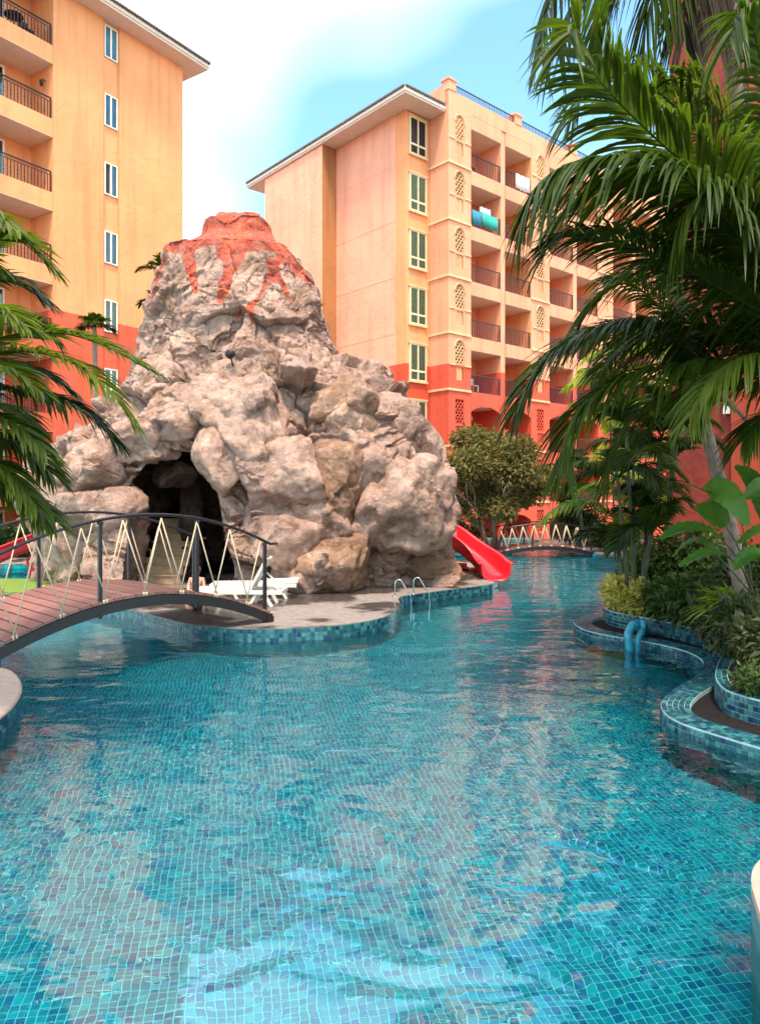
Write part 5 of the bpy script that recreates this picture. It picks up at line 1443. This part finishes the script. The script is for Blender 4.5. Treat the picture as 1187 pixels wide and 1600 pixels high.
# --- left palm
base = Vector((-4.75, 6.9, .2)); lp_ = empty('palm_tree', base, 'feather palm with glossy fronds reaching in from the left edge over the footbridge', 'palm tree')
cr_ = Vector((-4.65, 6.9, 2.2))
trunk_mesh(lp_, [base, base + Vector((.05, 0, 1.0)), cr_], .10, .07, M['palm_trunk'])
LF = [
 ([(-130, 640, 6.9), (-60, 560, 6.8), (0, 528, 6.7), (70, 519, 6.6), (136, 529, 6.5), (188, 553, 6.4), (233, 578, 6.4)], .52, 44, .25, .045, 'palm_leaf_light'),
 ([(-130, 640, 6.9), (-40, 565, 6.6), (40, 548, 6.4), (118, 568, 6.3), (157, 597, 6.2), (184, 625, 6.2), (207, 660, 6.2)], .50, 42, .4, .042, 'palm_leaf_light'),
 ([(-130, 660, 6.9), (-70, 620, 6.7), (0, 606, 6.5), (60, 614, 6.4), (110, 632, 6.3), (150, 658, 6.3), (182, 692, 6.3)], .50, 44, .5, .045, 'palm_leaf'),
 ([(-130, 640, 6.9), (-90, 480, 6.9), (-30, 390, 6.9), (30, 375, 6.9), (80, 420, 6.9)], .60, 44, .35, .05, 'palm_leaf_light'),
 ([(-130, 640, 6.9), (-90, 520, 7.1), (-40, 450, 7.2), (20, 440, 7.3), (70, 470, 7.3)], .60, 42, .5, .05, 'palm_leaf'),
 ([(-130, 700, 6.9), (-70, 680, 6.6), (-10, 680, 6.4), (40, 700, 6.3), (80, 740, 6.2)], .55, 40, .5, .05, 'palm_leaf'),
 ([(-130, 740, 6.9), (-70, 742, 6.6), (-10, 757, 6.4), (40, 780, 6.3), (82, 815, 6.2)], .55, 40, .5, .048, 'palm_leaf'),
 ([(-130, 640, 6.9), (-60, 540, 7.4), (0, 500, 7.8), (50, 500, 8.0), (85, 530, 8.1)], .55, 40, .5, .048, 'palm_leaf'),
 ([(-130, 680, 6.9), (-50, 640, 7.4), (20, 640, 7.8), (60, 670, 8.0)], .5, 36, .5, .048, 'palm_leaf'),
 ([(-130, 640, 6.9), (-120, 460, 6.7), (-80, 360, 6.6), (-20, 330, 6.5), (25, 360, 6.4)], .55, 40, .5, .05, 'palm_leaf_light'),
]
LF += [
 ([(-130, 640, 6.9), (-110, 560, 6.3), (-70, 500, 6.0), (-10, 480, 5.8), (40, 510, 5.7)], .55, 42, .4, .05, 'palm_leaf_light'),
 ([(-130, 650, 6.9), (-100, 600, 6.2), (-50, 570, 5.9), (10, 575, 5.7), (60, 610, 5.6)], .52, 42, .4, .05, 'palm_leaf_light'),
 ([(-130, 690, 6.9), (-90, 660, 6.2), (-40, 645, 6.0), (20, 660, 5.8), (66, 700, 5.7)], .52, 40, .5, .05, 'palm_leaf'),
 ([(-130, 740, 6.9), (-90, 720, 6.3), (-40, 715, 6.0), (10, 735, 5.9), (52, 785, 5.8)], .5, 40, .5, .05, 'palm_leaf'),
 ([(-130, 700, 6.9), (-80, 620, 7.3), (-10, 575, 7.6), (60, 580, 7.8), (110, 610, 7.9)], .5, 40, .45, .05, 'palm_leaf'),
 ([(-130, 640, 6.9), (-130, 520, 6.5), (-100, 430, 6.3), (-50, 400, 6.2), (0, 420, 6.2)], .55, 40, .5, .05, 'palm_leaf'),
]
for i, (c, ll, n, dr, wd, mk) in enumerate(LF):
    frond('frond', PP(c), ll * 1.05, M[mk], lp_, int(n * 1.9), dr * .8, wd * .82, 54, .18, 250 + i, .016, start=.15)
# --- small palms between the rock and the yellow block
def slim_palm(px, pytop, Y, pybase, label, l=1.3, seed=0, nf=9):
    top = P(px, pytop, Y); base = Vector((top.x, Y, .1)); root = empty('palm_tree', base, label, 'palm tree', 'slim palms behind the rock')
    trunk_mesh(root, [base, base.lerp(top, .5) + Vector((.06, 0, 0)), top], .10, .075, M['palm_trunk'], True, 8)
    for k in range(nf):
        frond('frond', arc(top, 6.283 * k / nf + .3 * seed, R(30 + 25 * (k % 3)), l, .5), .45, M['palm_leaf'], root, 26, .4, .05, 54, .2, 400 + seed * 20 + k, .02)
slim_palm(256, 425, 26.5, 0, 'slim palm whose crown peeks out behind the upper left edge of the rock volcano', 1.2, 1)
slim_palm(250, 475, 25.0, 0, 'lower slim palm half hidden behind the left edge of the rock volcano', .9, 2)
slim_palm(148, 512, 24.0, 0, 'slim palm with a thin trunk standing in front of the yellow block', .8, 3)

# --- leafy masses
def leaf_cloud(name, blobs, n, size, m, parent, seed=0, flat=.5, fold=.25, asp=.45):
    r = np.random.RandomState(seed); wts = np.array([b[1][0] * b[1][1] * b[1][2] for b in blobs]) ** .67; wts /= wts.sum()
    k = r.choice(len(blobs), n, p=wts); d = r.normal(size=(n, 3)); d /= np.linalg.norm(d, axis=1)[:, None]
    c = np.array([tuple(b[0]) for b in blobs])[k]; rad = np.array([b[1] for b in blobs])[k]
    p = c + d * rad * (r.uniform(.45, 1.05, n) ** .5)[:, None] * (1 + .18 * r.normal(size=n))[:, None]
    D = d + r.normal(size=(n, 3)) * .7; D[:, 2] -= .15; D /= np.linalg.norm(D, axis=1)[:, None]
    U = r.normal(size=(n, 3)) * flat + np.array([0, 0, 1.0]) + d * .6
    W = np.cross(D, U); W /= np.linalg.norm(W, axis=1)[:, None] + 1e-9; Nn = np.cross(W, D)
    l = (size * r.uniform(.6, 1.3, n))[:, None]; w = l * asp
    v = np.stack([p, p + D * l * .45 + W * w * .5 + Nn * w * fold, p + D * l * .5, p + D * l * .45 - W * w * .5 + Nn * w * fold, p + D * l - Nn * l * .15], 1)
    b_ = np.arange(n)[:, None] * 5
    f = np.concatenate([np.concatenate([b_ + 0, b_ + 1, b_ + 4, b_ + 2], 1), np.concatenate([b_ + 0, b_ + 2, b_ + 4, b_ + 3], 1)])
    return mesh_np(name, v.reshape(-1, 3), f, m, parent, smooth=False)
def branchy(parent, base, h, spread, r0, m, seed, nb=6, levels=2, name='trunk'):
    r = random.Random(seed); mb = MB()
    def grow(p, d, l, rad, lv):
        q = p + d * l; mid = p.lerp(q, .5) + Vector((r.uniform(-1, 1), r.uniform(-1, 1), r.uniform(-.5, .5))) * l * .12
        mb.tube([p, mid, q], [rad, rad * .82, rad * .65], 7)
        if lv > 0:
            for _ in range(3): grow(q, (d + Vector((r.uniform(-1, 1), r.uniform(-1, 1), r.uniform(-.1, .6))) * .75).normalized(), l * .72, rad * .6, lv - 1)
    for k in range(nb):
        a = 6.283 * k / nb + r.uniform(-.5, .5); grow(Vector(base) + Vector((math.cos(a), math.sin(a), 0)) * r0 * .8, Vector((math.cos(a) * spread, math.sin(a) * spread, 1)).normalized(), h * r.uniform(.85, 1.1), r0 * r.uniform(.5, .8), levels)
    return mb.build(name, m, parent)
# olive brown tree behind the slide
b_ = P(768, 857, 27.6); b_.z = .06
tr_ = empty('tree', b_, 'round olive brown tree with several stems behind the red water slide', 'tree')
branchy(tr_, b_, 1.25, .42, .13, M['trunk'], 3, 5, 2)
blobs = []
r = random.Random(4)
for px, py, rr_ in [(735, 735, 1.3), (770, 700, 1.25), (800, 740, 1.3), (760, 770, 1.1), (710, 770, .9), (820, 770, .95), (735, 695, .85), (845, 745, .8), (700, 735, .75), (790, 790, .7), (745, 800, .55), (815, 705, .8)]:
    blobs.append((P(px + r.uniform(-8, 8), py + r.uniform(-8, 8), 27.4 + r.uniform(-.9, .9)), (rr_ * r.uniform(.62, .86), rr_ * .75, rr_ * r.uniform(.46, .64))))
leaf_cloud('crown', blobs, 17000, .19, M['olive_leaf'], tr_, 5)
# garden trees and shrubs at the far end
def shrub(name, c, rad, n, size, mk, label, cat='shrub', seed=0, group=None, lobes=6, stem=True, asp=.45):
    root = empty(name, (c[0], c[1], c[2]), label, cat, group); r = random.Random(seed + 77); bl_ = []
    for i in range(lobes):
        a = 6.283 * i / lobes + r.uniform(-.4, .4); k = r.uniform(.25, .62)
        bl_.append((Vector((c[0] + rad[0] * k * math.cos(a), c[1] + rad[1] * k * math.sin(a), c[2] + rad[2] * r.uniform(.45, 1.05))), (rad[0] * .55, rad[1] * .55, rad[2] * .55)))
    leaf_cloud('foliage', bl_, n, size, M[mk], root, seed, asp=asp)
    if stem:
        mb = MB()
        for i in range(7):
            a = 6.283 * i / 7; e = Vector((c[0] + rad[0] * .5 * math.cos(a), c[1] + rad[1] * .5 * math.sin(a), c[2] + rad[2] * .9)); mb.tube([Vector((c[0], c[1], c[2] - .05)), Vector(c) .lerp(e, .5) + Vector((0, 0, .06)), e], [.02, .014, .006], 5)
        mb.build('stem', M['trunk'], root)
    return root
q = P(948, 866, 27.4); shrub('shrub', (q.x, q.y, .06), (.75, .7, .62), 2600, .14, 'olive_leaf', 'small grey green bush right of the far footbridge', seed=1)
q = P(905, 862, 30.5); shrub('shrub', (q.x, q.y, .06), (1.2, .8, 1.2), 2600, .22, 'shrub_dark', 'dark bush behind the far footbridge', seed=2)
q = P(700, 860, 29.0); shrub('shrub', (q.x, q.y, .06), (1.6, .7, .7), 2600, .2, 'shrub_dark', 'low dark hedge bush behind the red water slide', seed=3)
q = P(30, 890, 24.5); shrub('shrub', (q.x, q.y, .1), (2.0, .8, .8), 3000, .2, 'shrub_dark', 'dark bush behind the red slide at the left edge', seed=4)
q = P(-60, 880, 25.5); shrub('shrub', (q.x, q.y, .1), (1.5, .9, 2.2), 3500, .22, 'shrub_dark', 'tall dark bush at the left edge below the yellow block', seed=5)
# planter shrubs, front row to back row
pz_ = .26
def bed(px, py, Y, rad, n, size, mk, label, seed, asp=.45, cat='shrub'):
    q = P(px, py, Y); return shrub('shrub', (q.x, q.y, pz_), rad, n, size, mk, label, cat, seed, 'shrubs in the right planter', asp=asp)
bed(972, 960, 12.05, (.40, .42, .36), 900, .14, 'croton', 'pale yellow croton bush at the tip of the planter', 21)
bed(1012, 965, 11.6, (.46, .40, .34), 950, .14, 'croton', 'yellow and green croton bush right of the palest croton', 22)
bed(1010, 930, 12.9, (.55, .5, .62), 2200, .13, 'shrub_dark', 'green bush at the foot of the cane palms', 23)
bed(1045, 975, 11.2, (.42, .38, .40), 1300, .14, 'shrub_dark', 'dark shrub right of the croton bushes along the tiled wall', 24)
bed(1085, 985, 10.7, (.45, .4, .48), 1400, .14, 'shrub_dark', 'dark shrub under the fan shaped leaves in the planter', 25)
bed(1135, 1000, 9.9, (.5, .5, .55), 1700, .13, 'shrub_purple', 'bronze tinged shrub behind the planter corner', 26)
bed(1160, 1040, 8.6, (.42, .6, .50), 1900, .12, 'shrub_purple', 'bronze shrub spilling over the near planter wall at its corner', 27)
bed(1205, 1070, 7.6, (.42, .5, .46), 1800, .12, 'shrub_purple', 'dark leaved shrub at the right edge above the nearest tiled wall', 28)
bed(1180, 1100, 7.0, (.20, .24, .22), 800, .075, 'shrub_dark', 'low trailing plant on the nearest bend of the planter wall', 29)
bed(1070, 935, 13.0, (.7, .7, .85), 2600, .15, 'shrub_dark', 'leafy bush under the red block left of the leaning trunk', 30)
bed(1120, 935, 12.2, (.7, .6, .7), 2400, .14, 'shrub_dark', 'leafy bush at the foot of the leaning palm trunk', 31)
bed(1190, 950, 10.5, (.7, .6, .75), 2400, .14, 'shrub_dark', 'shaded bush right of the leaning palm trunk', 32)
# bright fan palm in the planter
b_ = P(1160, 985, 8.9); b_.z = pz_; fp = empty('fan_palm', b_, 'bright yellow green young fan palm among the dark shrubs near the right edge', 'palm')
for i, (az, el, l) in enumerate([(-90, 25, .55), (-120, 40, .5), (-60, 45, .55), (-150, 20, .5), (170, 35, .5), (-20, 50, .5), (40, 40, .5), (-100, 60, .45)]):
    d = Vector((math.sin(R(az)) * math.cos(R(el)), math.cos(R(az)) * math.cos(R(el)), math.sin(R(el)))); e = b_ + Vector((0, 0, .42)) + d * .28
    mb = MB(); mb.tube([b_, b_ + Vector((0, 0, .3)) + d * .08, e], .009, 5); mb.build('stalk', M['cane'], fp)
    fan_frond('frond', e, d + Vector((0, 0, -.15)), l, M['bright_frond'], fp, 24, 150, .45, 500 + i, .035)
# broad leaved plants (heliconia) against the red wall
def broad_leaf(parent, stalk, wid, seed, m='broad_leaf', roll=0.0):
    """one large leaf on a stalk: last four points carry the blade"""
    s = smooth(stalk, .03); n = len(s); nb = int(n * .48); r = random.Random(seed)
    mb = MB(); mb.tube(s[:nb + 2], [.016 - .008 * i / (nb + 1) for i in range(nb + 2)], 6); st_ = mb.build('leaf_stalk', M['cane'], parent)
    vs = []; m_ = n - nb
    for i in range(m_):
        t = i / (m_ - 1); p = Vector(s[nb + i]); tg = Vector(s[min(n - 1, nb + i + 1)]) - Vector(s[nb + i - 1]); tg.normalize()
        S = tg.cross(Vector((0, 0, 1))); S = S.normalized() if S.length > .05 else Vector((1, 0, 0)); N_ = S.cross(tg)
        S = S * math.cos(roll) + N_ * math.sin(roll); N_ = S.cross(tg)
        w = wid * (math.sin(math.pi * min(1, t * .93 + .05)) ** .6) * (1 - .25 * t); wv_ = .012 * math.sin(i * 1.7 + seed)
        vs += [p - S * w + N_ * (w * .30 + wv_), p - S * w * .5 + N_ * w * .18, p, p + S * w * .5 + N_ * w * .18, p + S * w + N_ * (w * .30 - wv_)]
    fs = [(5 * i + k, 5 * i + k + 1, 5 * i + k + 6, 5 * i + k + 5) for i in range(m_ - 1) for k in range(4)]
    mb = MB(); mb.add(vs, fs, 0, True); return mb.build('leaf', M[m], parent)
b_ = P(1175, 930, 9.2); b_.z = pz_; he = empty('broad_leaf_plant', b_, 'broad leaved plant with big green paddle leaves in front of the red wall', 'plant')
for i, (c, w, ro) in enumerate([
 ([(1175, 930, 9.2), (1165, 850, 9.1), (1150, 800, 9.0), (1120, 778, 8.9), (1075, 757, 8.8)], .10, .3),
 ([(1175, 930, 9.2), (1150, 850, 9.0), (1110, 790, 8.9), (1118, 768, 8.8), (1140, 780, 8.7), (1168, 822, 8.6)], .20, -1.0),
 ([(1175, 930, 9.2), (1150, 870, 9.0), (1110, 832, 8.9), (1070, 826, 8.8), (1030, 842, 8.7)], .13, .5),
 ([(1195, 920, 9.2), (1200, 840, 9.2), (1190, 780, 9.2), (1170, 745, 9.2), (1148, 728, 9.2)], .15, -.9),
 ([(1195, 920, 9.2), (1215, 850, 9.1), (1220, 790, 9.0), (1195, 760, 8.9), (1160, 780, 8.8)], .16, .9),
 ([(1175, 930, 9.2), (1160, 890, 9.0), (1130, 868, 8.9), (1100, 866, 8.8), (1060, 885, 8.7)], .10, .4),
 ([(1205, 930, 9.2), (1230, 860, 9.0), (1225, 830, 8.9), (1190, 828, 8.7), (1150, 850, 8.6)], .12, .2),
 ([(1200, 930, 9.2), (1205, 890, 8.8), (1195, 868, 8.6), (1170, 868, 8.5), (1145, 890, 8.4)], .13, .5),
 ([(1175, 930, 9.2), (1140, 890, 9.4), (1100, 850, 9.6), (1075, 850, 9.7), (1050, 870, 9.8)], .12, .3)]):
    broad_leaf(he, PP(c), w, i, 'broad_leaf', ro)
